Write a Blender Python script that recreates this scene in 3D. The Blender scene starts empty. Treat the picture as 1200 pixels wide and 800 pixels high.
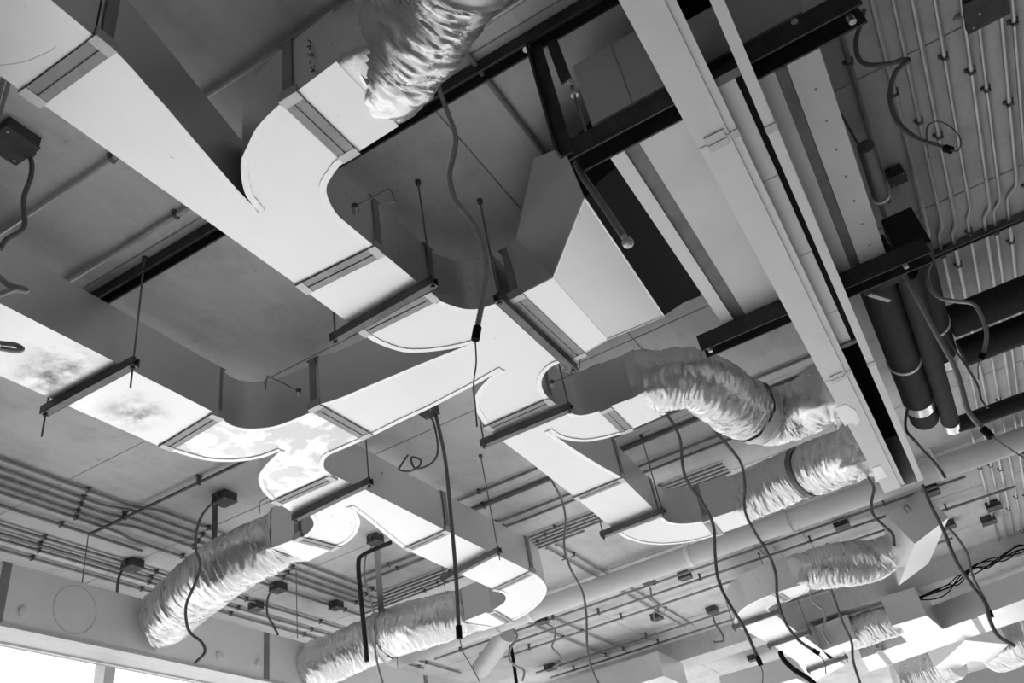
import bpy, math, random
from mathutils import Vector, Matrix, noise
random.seed(7)
scene = bpy.context.scene
COL = scene.collection

# ------------------------------------------------------------------ camera
EYE = 1.6                                   # eye height over the floor
F = 1020.446                                # focal length in pixels of the 1200 px wide frame
RM = Matrix(((0.48945873, -0.85711461, -0.16057615),
             (0.44130977, 0.40228661, -0.80212915),
             (0.75211424, 0.32174529, 0.57515575)))   # world axes seen from the camera (x right, y down, z forward)
cam = bpy.data.cameras.new('camera')
cam.sensor_width = 36.0
cam.lens = F / 1200 * 36.0
cam.clip_start = 0.05
cam.clip_end = 200
camo = bpy.data.objects.new('camera', cam)
COL.objects.link(camo)
RT = RM.transposed()
rot = Matrix((RT @ Vector((1, 0, 0)), RT @ Vector((0, -1, 0)), RT @ Vector((0, 0, -1)))).transposed()
camo.matrix_world = Matrix.Translation((0, 0, EYE)) @ rot.to_4x4()
scene.camera = camo

# ------------------------------------------------------------------ light
scene.view_settings.view_transform = 'Standard'
scene.view_settings.look = 'None'
scene.view_settings.gamma = 1.0
scene.view_settings.use_curve_mapping = False
scene.view_settings.exposure = -0.80
world = bpy.data.worlds.new('sky')
scene.world = world
world.use_nodes = True
bg = world.node_tree.nodes['Background']
bg.inputs['Color'].default_value = (1, 1, 1, 1)
bg.inputs['Strength'].default_value = 3.6
sun = bpy.data.lights.new('sun', 'SUN')
sun.energy = 15.0
sun.angle = math.radians(1.0)
suno = bpy.data.objects.new('sun', sun)
COL.objects.link(suno)
SUN_DIR = Vector((-0.42, -0.72, -0.50))       # light travels this way: in through the window wall
suno.rotation_euler = SUN_DIR.to_track_quat('-Z', 'Y').to_euler()
suno.location = (5, 12, 8)

# ------------------------------------------------------------------ pixel -> place
def ray(u, v):
    return RT @ Vector((u - 600, v - 400, F))
def W(u, v, h):
    "point on the level h above the eye"
    d = ray(u, v); d = d * (h / d.z)
    return Vector((d.x, d.y, h + EYE))
def ony(u, v, y):
    d = ray(u, v); d = d * (y / d.y)
    return Vector((d.x, d.y, d.z + EYE))
def onx(u, v, x):
    d = ray(u, v); d = d * (x / d.x)
    return Vector((d.x, d.y, d.z + EYE))
def hang(anchor, pts, d1=0.0):
    "points of a thing that hangs in the upright plane through the anchor, square to the line of sight"
    n = Vector((anchor.x, anchor.y, 0)); dist = n.length; n /= dist
    out = []
    for i, (u, v) in enumerate(pts):
        d = ray(u, v); t = (dist + d1 * min(1, i / 3)) / (d.x * n.x + d.y * n.y)
        out.append(Vector((d.x * t, d.y * t, d.z * t + EYE)))
    return out
def cr(pts, n=6):
    "smooth curve through the points"
    if len(pts) < 3: return [p.copy() for p in pts]
    out = []
    for i in range(len(pts) - 1):
        p1, p2 = pts[i], pts[i + 1]
        p0 = pts[i - 1] if i else p1 * 2 - p2
        p3 = pts[i + 2] if i + 2 < len(pts) else p2 * 2 - p1
        for k in range(n):
            t = k / n
            out.append(0.5 * ((2 * p1) + (p2 - p0) * t + (2 * p0 - 5 * p1 + 4 * p2 - p3) * t * t + (3 * p1 - p0 - 3 * p2 + p3) * t ** 3))
    out.append(pts[-1].copy())
    return out

# ------------------------------------------------------------------ materials
MATS = {}
def mat(name, col, rough=0.6, metal=0.0, var=0.0, scale=6.0, bump=0.0, bscale=40.0, detail=4.0, spec=0.5, rvar=0.0, stretch=(1, 1, 1)):
    m = bpy.data.materials.new(name); m.use_nodes = True
    nt = m.node_tree; b = nt.nodes['Principled BSDF']
    b.inputs['Base Color'].default_value = (col, col, col, 1)
    b.inputs['Roughness'].default_value = rough
    b.inputs['Metallic'].default_value = metal
    b.inputs['Specular IOR Level'].default_value = spec
    geo = nt.nodes.new('ShaderNodeNewGeometry')
    mp = nt.nodes.new('ShaderNodeMapping'); mp.inputs['Scale'].default_value = stretch
    nt.links.new(geo.outputs['Position'], mp.inputs['Vector'])
    if var or rvar:
        n = nt.nodes.new('ShaderNodeTexNoise'); n.inputs['Scale'].default_value = scale; n.inputs['Detail'].default_value = detail
        n.inputs['Roughness'].default_value = 0.6
        nt.links.new(mp.outputs['Vector'], n.inputs['Vector'])
        if var:
            r = nt.nodes.new('ShaderNodeMapRange')
            r.inputs['From Min'].default_value = 0.3; r.inputs['From Max'].default_value = 0.7
            r.inputs['To Min'].default_value = max(0, col - var); r.inputs['To Max'].default_value = min(1, col + var)
            nt.links.new(n.outputs['Fac'], r.inputs['Value'])
            nt.links.new(r.outputs['Result'], b.inputs['Base Color'])
        if rvar:
            r = nt.nodes.new('ShaderNodeMapRange')
            r.inputs['From Min'].default_value = 0.3; r.inputs['From Max'].default_value = 0.7
            r.inputs['To Min'].default_value = rough - rvar; r.inputs['To Max'].default_value = rough + rvar
            nt.links.new(n.outputs['Fac'], r.inputs['Value']); nt.links.new(r.outputs['Result'], b.inputs['Roughness'])
    if bump:
        n2 = nt.nodes.new('ShaderNodeTexNoise'); n2.inputs['Scale'].default_value = bscale; n2.inputs['Detail'].default_value = 5
        nt.links.new(mp.outputs['Vector'], n2.inputs['Vector'])
        bp = nt.nodes.new('ShaderNodeBump'); bp.inputs['Strength'].default_value = bump; bp.inputs['Distance'].default_value = 0.01
        nt.links.new(n2.outputs['Fac'], bp.inputs['Height']); nt.links.new(bp.outputs['Normal'], b.inputs['Normal'])
    MATS[name] = m
    return m

mat('sheet', 0.74, 0.37, 0.90, 0.03, 2.5, 0.03, 14, rvar=0.06)
mat('sheet_dull', 0.62, 0.5, 0.5, 0.04, 3.0, 0.03, 14)
mat('flange', 0.31, 0.45, 0.6, 0.04, 9)
mat('corner', 0.58, 0.45, 0.6, 0.04, 9)
mat('sealant', 0.95, 0.45, 0.6, 0.02, 30, 0.1, 60)
mat('foil', 0.74, 0.30, 0.85, 0.04, 9, 0.12, 70, rvar=0.06)
mat('foil_band', 0.78, 0.22, 0.9, 0.05, 12, 0.1, 30)
mat('steel', 0.055, 0.55, 0.2, 0.02, 12, spec=0.3)
mat('strut', 0.17, 0.5, 0.5, 0.04, 12)
mat('rod', 0.22, 0.45, 0.6)
mat('conduit', 0.50, 0.42, 0.6, 0.06, 8)
mat('conduit_dark', 0.24, 0.5, 0.3, 0.05, 8)
mat('clip', 0.12, 0.5, 0.4)
mat('box', 0.07, 0.6, 0.2, 0.02, 20)
mat('cable', 0.16, 0.55, 0.0, 0.02, 30)
mat('cable_light', 0.36, 0.5, 0.3, 0.05, 60)
mat('black', 0.010, 0.85, spec=0.15)
mat('rubber', 0.02, 0.75, 0.0, 0.006, 30, 0.2, 60)
mat('painted', 0.80, 0.5, 0.15, 0.03, 5, 0.04, 20)
mat('painted_grey', 0.58, 0.5, 0.2, 0.03, 5)
mat('wallbox', 0.88, 0.55, 0.1, 0.03, 3)
mat('pvc', 0.66, 0.5, 0.0, 0.03, 4)
mat('white', 0.85, 0.5)
mat('frame', 0.5, 0.45, 0.4)
mat('floor', 0.62, 0.8, 0.0, 0.06, 1.2)
mat('wall', 0.38, 0.85, 0.0, 0.05, 1.5, 0.1, 12)
mat('ink', 0.03, 0.8)

def scuffs(m):
    "small dark scuffs scattered over the sheet metal"
    nt = m.node_tree; b = nt.nodes['Principled BSDF']; N = nt.nodes.new; L = nt.links.new
    geo = N('ShaderNodeNewGeometry'); mp = N('ShaderNodeMapping'); mp.inputs['Scale'].default_value = (1, 2.2, 1); mp.inputs['Rotation'].default_value = (0, 0, .6)
    L(geo.outputs['Position'], mp.inputs['Vector'])
    n = N('ShaderNodeTexNoise'); n.inputs['Scale'].default_value = 13; n.inputs['Detail'].default_value = 3; n.inputs['Roughness'].default_value = .7
    L(mp.outputs['Vector'], n.inputs['Vector'])
    r = N('ShaderNodeMapRange'); r.inputs['From Min'].default_value = .715; r.inputs['From Max'].default_value = .75; r.inputs['To Min'].default_value = 1; r.inputs['To Max'].default_value = .45
    L(n.outputs['Fac'], r.inputs['Value'])
    k = N('ShaderNodeMath'); k.operation = 'MULTIPLY'; L(b.inputs['Base Color'].links[0].from_socket, k.inputs[0]); L(r.outputs['Result'], k.inputs[1])
    L(k.outputs[0], b.inputs['Base Color'])
scuffs(MATS['sheet'])

def concrete():
    m = bpy.data.materials.new('concrete'); m.use_nodes = True
    nt = m.node_tree; b = nt.nodes['Principled BSDF']; N = nt.nodes.new; L = nt.links.new
    b.inputs['Roughness'].default_value = 0.85
    b.inputs['Specular IOR Level'].default_value = 0.25
    geo = N('ShaderNodeNewGeometry')
    def nz(scale, detail, rough, lo, hi, a, c, stretch=(1, 1, 1)):
        mp = N('ShaderNodeMapping'); mp.inputs['Scale'].default_value = stretch
        L(geo.outputs['Position'], mp.inputs['Vector'])
        n = N('ShaderNodeTexNoise'); n.inputs['Scale'].default_value = scale; n.inputs['Detail'].default_value = detail; n.inputs['Roughness'].default_value = rough
        L(mp.outputs['Vector'], n.inputs['Vector'])
        r = N('ShaderNodeMapRange'); r.inputs['From Min'].default_value = lo; r.inputs['From Max'].default_value = hi
        r.inputs['To Min'].default_value = a; r.inputs['To Max'].default_value = c
        L(n.outputs['Fac'], r.inputs['Value']); return r.outputs['Result'], n
    cloud, _ = nz(0.9, 6, 0.6, 0.3, 0.7, 0.52, 0.70)
    blot, _ = nz(2.6, 7, 0.7, 0.28, 0.5, 0.76, 1.0)
    pits, pn = nz(17, 4, 0.6, 0.24, 0.33, 0.72, 1.0)
    grain, _ = nz(9, 4, 0.6, 0.25, 0.75, 0.93, 1.06, (0.25, 1.6, 1))
    def mul(a, c):
        k = N('ShaderNodeMath'); k.operation = 'MULTIPLY'; L(a, k.inputs[0]); L(c, k.inputs[1]); return k.outputs[0]
    col = mul(mul(mul(cloud, blot), pits), grain)
    L(col, b.inputs['Base Color'])
    bp = N('ShaderNodeBump'); bp.inputs['Strength'].default_value = 0.25; bp.inputs['Distance'].default_value = 0.02
    L(pits, bp.inputs['Height']); L(bp.outputs['Normal'], b.inputs['Normal'])
    MATS['concrete'] = m
concrete()

def stained(name, spots):
    "sheet metal with sooty smears around given places"
    m = MATS['sheet'].copy(); m.name = name
    nt = m.node_tree; b = nt.nodes['Principled BSDF']; N = nt.nodes.new; L = nt.links.new
    geo = N('ShaderNodeNewGeometry')
    n = N('ShaderNodeTexNoise'); n.inputs['Scale'].default_value = 9; n.inputs['Detail'].default_value = 6; n.inputs['Roughness'].default_value = 0.65
    L(geo.outputs['Position'], n.inputs['Vector'])
    tot = None
    for p, rad, amt in spots:
        d = N('ShaderNodeVectorMath'); d.operation = 'DISTANCE'; d.inputs[1].default_value = p
        L(geo.outputs['Position'], d.inputs[0])
        r = N('ShaderNodeMapRange'); r.inputs['From Min'].default_value = 0; r.inputs['From Max'].default_value = rad
        r.inputs['To Min'].default_value = amt; r.inputs['To Max'].default_value = 0
        L(d.outputs['Value'], r.inputs['Value'])
        if tot is None: tot = r.outputs['Result']
        else:
            a = N('ShaderNodeMath'); a.operation = 'ADD'; L(tot, a.inputs[0]); L(r.outputs['Result'], a.inputs[1]); tot = a.outputs[0]
    r = N('ShaderNodeMapRange'); r.inputs['From Min'].default_value = 0.40; r.inputs['From Max'].default_value = 0.68; r.inputs['To Min'].default_value = 0; r.inputs['To Max'].default_value = 1.2
    L(n.outputs['Fac'], r.inputs['Value'])
    k = N('ShaderNodeMath'); k.operation = 'MULTIPLY'; k.use_clamp = True; L(tot, k.inputs[0]); L(r.outputs['Result'], k.inputs[1])
    mx = N('ShaderNodeMix'); mx.data_type = 'RGBA'
    L(k.outputs[0], mx.inputs[0])
    src = b.inputs['Base Color'].links[0].from_socket
    L(src, mx.inputs[6]); mx.inputs[7].default_value = (0.07, 0.07, 0.07, 1)
    L(mx.outputs[2], b.inputs['Base Color'])
    MATS[name] = m
stained('sheet_stained', [(W(72, 430, 2.4), 0.22, 0.85), (W(50, 455, 2.4), 0.2, 0.6), (W(158, 482, 2.4), 0.2, 0.75), (W(165, 489, 2.4), 0.08, 0.7)])

def patchy():
    "sheet metal with torn patches of bright foil over duller metal"
    m = MATS['sheet'].copy(); m.name = 'sheet_patchy'
    nt = m.node_tree; b = nt.nodes['Principled BSDF']; N = nt.nodes.new; L = nt.links.new
    geo = N('ShaderNodeNewGeometry')
    n = N('ShaderNodeTexNoise'); n.inputs['Scale'].default_value = 5.5; n.inputs['Detail'].default_value = 5; n.inputs['Distortion'].default_value = 0.6
    L(geo.outputs['Position'], n.inputs['Vector'])
    r = N('ShaderNodeMapRange'); r.inputs['From Min'].default_value = 0.47; r.inputs['From Max'].default_value = 0.53; r.inputs['To Min'].default_value = 0.62; r.inputs['To Max'].default_value = 0.86
    L(n.outputs['Fac'], r.inputs['Value']); L(r.outputs['Result'], b.inputs['Base Color'])
    MATS['sheet_patchy'] = m
patchy()

def glass():
    m = bpy.data.materials.new('glass'); m.use_nodes = True
    nt = m.node_tree; nt.nodes.remove(nt.nodes['Principled BSDF'])
    t = nt.nodes.new('ShaderNodeBsdfTransparent'); t.inputs['Color'].default_value = (0.95, 0.95, 0.95, 1)
    g = nt.nodes.new('ShaderNodeBsdfGlossy'); g.inputs['Roughness'].default_value = 0.02
    mx = nt.nodes.new('ShaderNodeMixShader'); mx.inputs['Fac'].default_value = 0.05
    nt.links.new(t.outputs[0], mx.inputs[1]); nt.links.new(g.outputs[0], mx.inputs[2])
    nt.links.new(mx.outputs[0], nt.nodes['Material Output'].inputs['Surface'])
    MATS['glass'] = m
glass()

# ------------------------------------------------------------------ mesh helpers
ORG = {}
class MB:
    def __init__(s): s.v = []; s.f = []
    def add(s, vs, fs):
        n = len(s.v); s.v += [Vector(p) for p in vs]; s.f += [tuple(i + n for i in q) for q in fs]; return s
    def box(s, a, b):
        x0, y0, z0 = a; x1, y1, z1 = b
        return s.add([(x0, y0, z0), (x1, y0, z0), (x1, y1, z0), (x0, y1, z0), (x0, y0, z1), (x1, y0, z1), (x1, y1, z1), (x0, y1, z1)],
                     [(3, 2, 1, 0), (4, 5, 6, 7), (0, 1, 5, 4), (1, 2, 6, 5), (2, 3, 7, 6), (3, 0, 4, 7)])
    def obox(s, c, ax, ay, az):
        "box by centre and three half vectors"
        c = Vector(c); vs = []
        for dz in (-1, 1):
            for dx, dy in ((-1, -1), (1, -1), (1, 1), (-1, 1)): vs.append(c + ax * dx + ay * dy + az * dz)
        return s.add(vs, [(3, 2, 1, 0), (4, 5, 6, 7), (0, 1, 5, 4), (1, 2, 6, 5), (2, 3, 7, 6), (3, 0, 4, 7)])
    def bar(s, a, b, w, h):
        "bar from a to b, w wide (level), h high, centred on the line"
        a = Vector(a); b = Vector(b); d = b - a; l = d.length; d /= l
        up = Vector((0, 0, 1)) if abs(d.z) < 0.9 else Vector((1, 0, 0))
        sd = d.cross(up).normalized(); u = sd.cross(d)
        return s.obox((a + b) / 2, d * l / 2, sd * w / 2, u * h / 2)
    def prism(s, poly, z0, z1):
        n = len(poly); vs = [(p.x, p.y, z0) for p in poly] + [(p.x, p.y, z1) for p in poly]
        area = sum(poly[i].x * poly[(i + 1) % n].y - poly[(i + 1) % n].x * poly[i].y for i in range(n))
        fs = [tuple(range(n))[::-1], tuple(range(n, 2 * n))] + [(i, (i + 1) % n, n + (i + 1) % n, n + i) for i in range(n)]
        if area < 0: fs = [q[::-1] for q in fs]
        return s.add(vs, fs)
    def tube(s, path, r, n=8, cap=True):
        rs = r if isinstance(r, (list, tuple)) else [r] * len(path)
        vs = []; fs = []; prev = None
        for i, p in enumerate(path):
            d = (path[min(i + 1, len(path) - 1)] - path[max(i - 1, 0)])
            d = d.normalized() if d.length > 1e-9 else Vector((0, 0, 1))
            if prev is None:
                a = Vector((0, 0, 1)) if abs(d.z) < 0.9 else Vector((1, 0, 0))
                x = d.cross(a).normalized()
            else:
                x = (prev - d * prev.dot(d)).normalized()
            prev = x; y = d.cross(x)
            for k in range(n):
                t = 2 * math.pi * k / n
                vs.append(p + (x * math.cos(t) + y * math.sin(t)) * rs[i])
        for i in range(len(path) - 1):
            for k in range(n):
                fs.append((i * n + k, i * n + (k + 1) % n, (i + 1) * n + (k + 1) % n, (i + 1) * n + k))
        if cap:
            fs.append(tuple(range(n))[::-1]); m = (len(path) - 1) * n; fs.append(tuple(range(m, m + n)))
        return s.add(vs, fs)
    def build(s, name, material, parent=None, angle=32):
        me = bpy.data.meshes.new(name)
        if parent is None:
            xs = [p.x for p in s.v]; ys = [p.y for p in s.v]; zs = [p.z for p in s.v]
            o = Vector(((min(xs) + max(xs)) / 2, (min(ys) + max(ys)) / 2, min(zs)))
        else: o = ORG[parent.name]
        me.from_pydata([p - o for p in s.v], [], s.f)
        me.polygons.foreach_set('use_smooth', [True] * len(me.polygons))
        me.update()
        me.set_sharp_from_angle(angle=math.radians(angle))
        me.materials.append(MATS[material])
        ob = bpy.data.objects.new(name, me); COL.objects.link(ob)
        if parent is None: ob.location = o
        else: ob.parent = parent
        ORG[ob.name] = o
        return ob
def tag(o, label, cat, group=None, kind=None):
    if label: o['label'] = label
    if cat: o['category'] = cat
    if group: o['group'] = group
    if kind: o['kind'] = kind
    return o
def thing(name, label, cat, loc, group=None):
    o = bpy.data.objects.new(name, None); COL.objects.link(o); o.location = loc; o.empty_display_size = 0.1
    ORG[o.name] = Vector(loc)
    return tag(o, label, cat, group)
def struct(o):
    o['kind'] = 'structure'; return o

# ------------------------------------------------------------------ the room
CH = 3.0                                     # slab above the eye
CZ = CH + EYE
X0, X1, Y0, Y1 = -5.0, 19.0, -8.0, 6.05
struct(MB().box((X0, Y0, -0.2), (X1, Y1, 0)).build('floor', 'floor'))
ceil = struct(MB().box((X0, Y0, CZ + 0.012), (X1, Y1, CZ + 0.35)).build('ceiling', 'concrete'))
PX, PY = 1.18, 2.43                          # shuttering boards left their joints in the slab
pm = None
xs = [3.245 + PX * k for k in range(-7, 14)]
ys = [1.085 + PY * k for k in range(-4, 3)]
xs = [X0] + [x for x in xs if X0 + 0.2 < x < X1 - 0.2] + [X1]
ys = [Y0] + [y for y in ys if Y0 + 0.2 < y < Y1 - 0.2] + [Y1]
cache = {}
for i in range(len(xs) - 1):
    for j in range(len(ys) - 1):
        w = round(xs[i + 1] - xs[i], 3); d = round(ys[j + 1] - ys[j], 3)
        c = Vector(((xs[i] + xs[i + 1]) / 2, (ys[j] + ys[j + 1]) / 2, CZ + 0.006))
        if (w, d) not in cache:
            b = MB(); hw, hd, g = w / 2 - 0.0025, d / 2 - 0.0025, 0.003
            b.add([(-hw, -hd, .006), (hw, -hd, .006), (hw, hd, .006), (-hw, hd, .006), (-hw + g, -hd + g, -.006), (hw - g, -hd + g, -.006), (hw - g, hd - g, -.006), (-hw + g, hd - g, -.006)],
                  [(4, 7, 6, 5), (0, 4, 5, 1), (1, 5, 6, 2), (2, 6, 7, 3), (3, 7, 4, 0), (0, 1, 2, 3)])
            me = bpy.data.meshes.new('slab_panel'); me.from_pydata(b.v, [], b.f); me.materials.append(MATS['concrete']); cache[(w, d)] = me
        o = bpy.data.objects.new('slab_panel', cache[(w, d)]); COL.objects.link(o); o.parent = ceil
        o.location = c - ORG['ceiling'] + Vector((0, 0, random.uniform(-0.002, 0.002)))
# window wall: sill, piers and head, glass in between
WH = 2.55 + EYE
WX0 = 2.90                                   # the glazing starts here; unseen wall before it kept solid to cut light
wl = MB(); wl.box((X0, Y1, 0), (X1, Y1 + .25, 0.15)); wl.box((X0, Y1, WH), (X1, Y1 + .25, CZ)); wl.box((X0, Y1, .15), (WX0, Y1 + .25, WH)); wl.box((X1 - .3, Y1, .15), (X1, Y1 + .25, WH))
struct(wl.build('wall_left', 'wall'))
m1 = ony(130, 795, Y1).x
edges = [m1 + 2.6 * k for k in range(-8, 9) if WX0 + .5 < m1 + 2.6 * k < X1 - .5]
edges = [WX0] + edges + [X1 - .3]
for i in range(len(edges) - 1):
    a, c = edges[i], edges[i + 1]
    fr = MB()
    fr.box((a, Y1 + .02, .15), (a + .05, Y1 + .14, WH)); fr.box((c - .05, Y1 + .02, .15), (c, Y1 + .14, WH))
    fr.box((a + .05, Y1 + .02, .15), (c - .05, Y1 + .14, .21)); fr.box((a + .05, Y1 + .02, WH - .06), (c - .05, Y1 + .14, WH))
    w = struct(fr.build('window_%d' % (i + 1), 'frame'))
    MB().box((a + .05, Y1 + .07, .21), (c - .05, Y1 + .078, WH - .06)).build('pane', 'glass', w)
# the other walls, open with glazing at the far end
struct(MB().box((X0, Y0 - .25, 0), (X1, Y0, CZ)).build('wall_right', 'wall'))
struct(MB().box((X0 - .25, Y0, 0), (X0, Y1, CZ)).build('wall_back', 'wall'))
wf = MB(); wf.box((X1, Y0, 0), (X1 + .25, Y1, .15)); wf.box((X1, Y0, WH), (X1 + .25, Y1, CZ))
for y in (Y0, -1.2, Y1 - .3): wf.box((X1, y, .15), (X1 + .25, y + .3, WH))
struct(wf.build('wall_far', 'wall'))
k = len(edges)
for a, c in ((Y0 + .3, -1.2), (-.9, Y1 - .3)):
    fr = MB(); fr.box((X1 + .02, a, .15), (X1 + .14, a + .05, WH)); fr.box((X1 + .02, c - .05, .15), (X1 + .14, c, WH))
    fr.box((X1 + .02, a + .05, .15), (X1 + .14, c - .05, .21)); fr.box((X1 + .02, a + .05, WH - .06), (X1 + .14, c - .05, WH))
    w = struct(fr.build('window_%d' % k, 'frame')); k += 1
    MB().box((X1 + .07, a + .05, .21), (X1 + .078, c - .05, WH - .06)).build('pane', 'glass', w)
struct(MB().box((11.1, Y0, 2.75 + EYE), (11.55, Y1 - .3, CZ)).build('trim_1', 'concrete'))   # concrete downstand beam

# ------------------------------------------------------------------ rectangular ductwork
DH, DD = 2.40, 0.285                          # underside above the eye, depth
def inside(p, poly):
    c = False; n = len(poly)
    for i in range(n):
        a, b = poly[i], poly[(i + 1) % n]
        if (a.y > p.y) != (b.y > p.y) and p.x < (b.x - a.x) * (p.y - a.y) / (b.y - a.y) + a.x: c = not c
    return c
def outline(segs, h=DH):
    "segs: lists of pixels; a list that starts with 'c' is smoothed"
    pts = []; curves = []
    for s in segs:
        if s[0] == 'c': q = cr([W(u, v, h) for u, v in s[1:]], 5); curves.append(q)
        else: q = [W(u, v, h) for u, v in s]
        for p in q:
            if not pts or (p - pts[-1]).length > 0.004: pts.append(p)
    if (pts[0] - pts[-1]).length < 0.004: pts.pop()
    return pts, curves
def seal(parent, line, poly, h, w=0.024):
    vs = []; n = len(line)
    nrm = []
    for i in range(n):
        d = line[min(i + 1, n - 1)] - line[max(i - 1, 0)]; d.z = 0; d.normalize(); nrm.append(Vector((-d.y, d.x, 0)))
    m = n // 2; sg = 1 if inside(line[m] + nrm[m] * 0.012, poly) else -1
    z = h + EYE
    fs = []
    for i in range(n):
        a = line[i] - nrm[i] * sg * 0.002; b = line[i] + nrm[i] * sg * w * random.uniform(.92, 1.08)
        vs += [(a.x, a.y, z), (b.x, b.y, z), (b.x, b.y, z - .004), (a.x, a.y, z - .004)]
    for i in range(n - 1):
        for k in range(4): fs.append((i * 4 + k, i * 4 + (k + 1) % 4, i * 4 + 4 + (k + 1) % 4, i * 4 + 4 + k))
    fs += [(3, 2, 1, 0), (n * 4 - 4, n * 4 - 3, n * 4 - 2, n * 4 - 1)]
    if sg < 0: fs = [q[::-1] for q in fs]
    return MB().add(vs, fs).build('edge_seal', 'sealant', parent, 60)
def flange(parent, a, b, h=DH, depth=DD, w=0.072, proud=0.008):
    "bolted frame round a joint; a and b are the two lower corners of the joint"
    a = a.copy(); b = b.copy(); e = (b - a); e.z = 0; L = e.length; e /= L
    f = Vector((-e.y, e.x, 0)); z = h + EYE; mid = (a + b) / 2; mid.z = z
    m = MB(); ps = .006
    for off, pr, ww in ((-w * .28, proud, w * .44), (w * .28, proud, w * .44), (0, proud * .4, w * .14)):
        c = mid + f * off
        m.obox(c + Vector((0, 0, -pr / 2)), e * (L / 2 + ps), f * ww / 2, Vector((0, 0, pr / 2)))
        m.obox(c + Vector((0, 0, depth + ps / 2)), e * (L / 2 + ps), f * ww / 2, Vector((0, 0, ps / 2)))
        for sd in (-1, 1):
            m.obox(mid + f * off * .55 + e * sd * (L / 2 + ps / 2) + Vector((0, 0, depth / 2)), e * ps / 2, f * ww * .27, Vector((0, 0, depth / 2)))
    fl = m.build('flange', 'flange', parent)
    for sd in (-1, 1):
        k = MB(); c = mid + e * sd * (L / 2 - .012)
        k.obox(c + Vector((0, 0, -proud / 2 - .001)), e * .018, f * w * .52, Vector((0, 0, proud / 2 + .001)))
        k.obox(c + e * sd * (.012 + ps / 2) + Vector((0, 0, .012)), e * (ps / 2 + .001), f * w * .52, Vector((0, 0, .02)))
        k.build('corner_piece', 'corner', fl)
    return fl
def duct(name, label, cat, segs, h=DH, depth=DD, flanges=(), seals=True, material='sheet', world=None, group=None):
    if world is not None: poly, curves = world, []
    else: poly, curves = outline(segs, h)
    cx = sum(p.x for p in poly) / len(poly); cy = sum(p.y for p in poly) / len(poly)
    t = thing(name, label, cat, (cx, cy, h + EYE), group)
    MB().prism(poly, h + EYE + .004, h + EYE + depth).build('casing', 'sheet', t)
    MB().prism(poly, h + EYE, h + EYE + .004).build('bottom_panel', material, t)
    if seals:
        for c in curves: seal(t, c, poly, h)
    for a, b in flanges:
        A = a if isinstance(a, Vector) else W(*a, h); B = b if isinstance(b, Vector) else W(*b, h)
        flange(t, A, B, h, depth)
    return t
V = lambda x, y, z=0: Vector((x, y, z))
def rect(x0, x1, y0, y1): return [V(x0, y0), V(x1, y0), V(x1, y1), V(x0, y1)]

# main run coming from behind the viewer
duct('straight_duct', 'long straight white duct that feeds the wide tapering branch fitting', 'duct', None, world=rect(-4.6, .93, 1.522, 1.845), flanges=())
F1 = [[(26, 105), (112, 43)], ['c', (112, 43), (122, 50), (135, 60), (150, 75), (173, 101), (197, 128), (225, 161), (250, 190), (277, 221), (303, 248)],
      ['c', (303, 248), (295, 237), (288, 226), (284, 210), (283, 190), (286, 180), (290, 172), (299, 153), (311, 138), (328, 122)],
      [(328, 122), (404, 188)], ['c', (404, 188), (396, 195), (388, 206), (382, 218), (384, 232), (394, 250), (412, 266), (436, 286)],
      [(436, 286), (350, 335)]]
t = duct('branch_fitting', 'white duct fitting whose curved branch parts from the tapering main run in a sharp crotch', 'duct', F1,
         flanges=[((36, 115), (124, 50)), ((338, 113), (411, 183)), ((354, 338), (444, 293))])
duct('straight_duct', 'short square white duct stub joining the curved branch to the crinkled flexible duct overhead', 'duct',
     [[(328, 122), (394, 72), (467, 148), (404, 188)]])
MB().tube(cr([W(u, v, DH) for u, v in ((-6, 77), (12, 75.5), (30, 72), (48, 65), (60, 59), (66, 54))], 4), .0012, 5).build('scratch', 'corner', bpy.data.objects['straight_duct'])
# hand-written marks on the stub
def marks(parent, px, plane_x, col='ink'):
    m = MB()
    for pts in px:
        m.tube([onx(u, v, plane_x) for u, v in pts], 0.0022, 5)
    return m.build('marker_writing', col, parent)
sx = W(394, 72, DH).x - .002
marks(bpy.data.objects['straight_duct.001'], [[(361, 47), (364, 50)], [(360, 55), (364, 53), (363, 58)], [(361, 63), (364, 66), (366, 62), (367, 66)], [(363, 73), (364, 74)], [(364, 78), (367, 82), (369, 77)], [(365, 84), (369, 82)]], sx)
duct('straight_duct', 'plain white duct length between the branch fitting and a dark strut', 'duct', [[(350, 335), (436, 286), (515, 352), (426, 391)]],
     flanges=[((423, 389), (509, 346))])
F2 = [['c', (515, 352), (528, 357), (540, 360.6), (552, 362), (564, 360.6), (587, 353)], [(587, 353), (668, 424)],
      ['c', (668, 424), (657, 424), (647, 428), (640, 434), (635, 442), (634, 450), (637, 459), (643, 466)],
      [(643, 466), (568, 497)], ['c', (568, 497), (560, 484), (556, 475), (556, 467), (560, 458), (566, 450), (576, 440), (588, 432)],
      ['c', (588, 432), (572, 441), (558, 449), (538, 459.5), (518, 470), (498, 480), (468, 494), (440, 508)],
      [(440, 508), (375, 473)], ['c', (375, 473), (400, 465), (440, 448), (490, 427), (520, 415), (540, 407), (556, 401)],
      ['c', (556, 401), (538, 405.6), (520, 409), (496, 411.6), (476, 411.6), (460, 408), (440, 400), (426, 391)]]
duct('branch_fitting', 'largest white branching duct fitting, three curved arms meeting below the dark flared hood', 'duct', F2,
     flanges=[((604, 347), (680, 418)), ((646, 469), (571, 502)), ((430, 511), (368, 476))])
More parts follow.
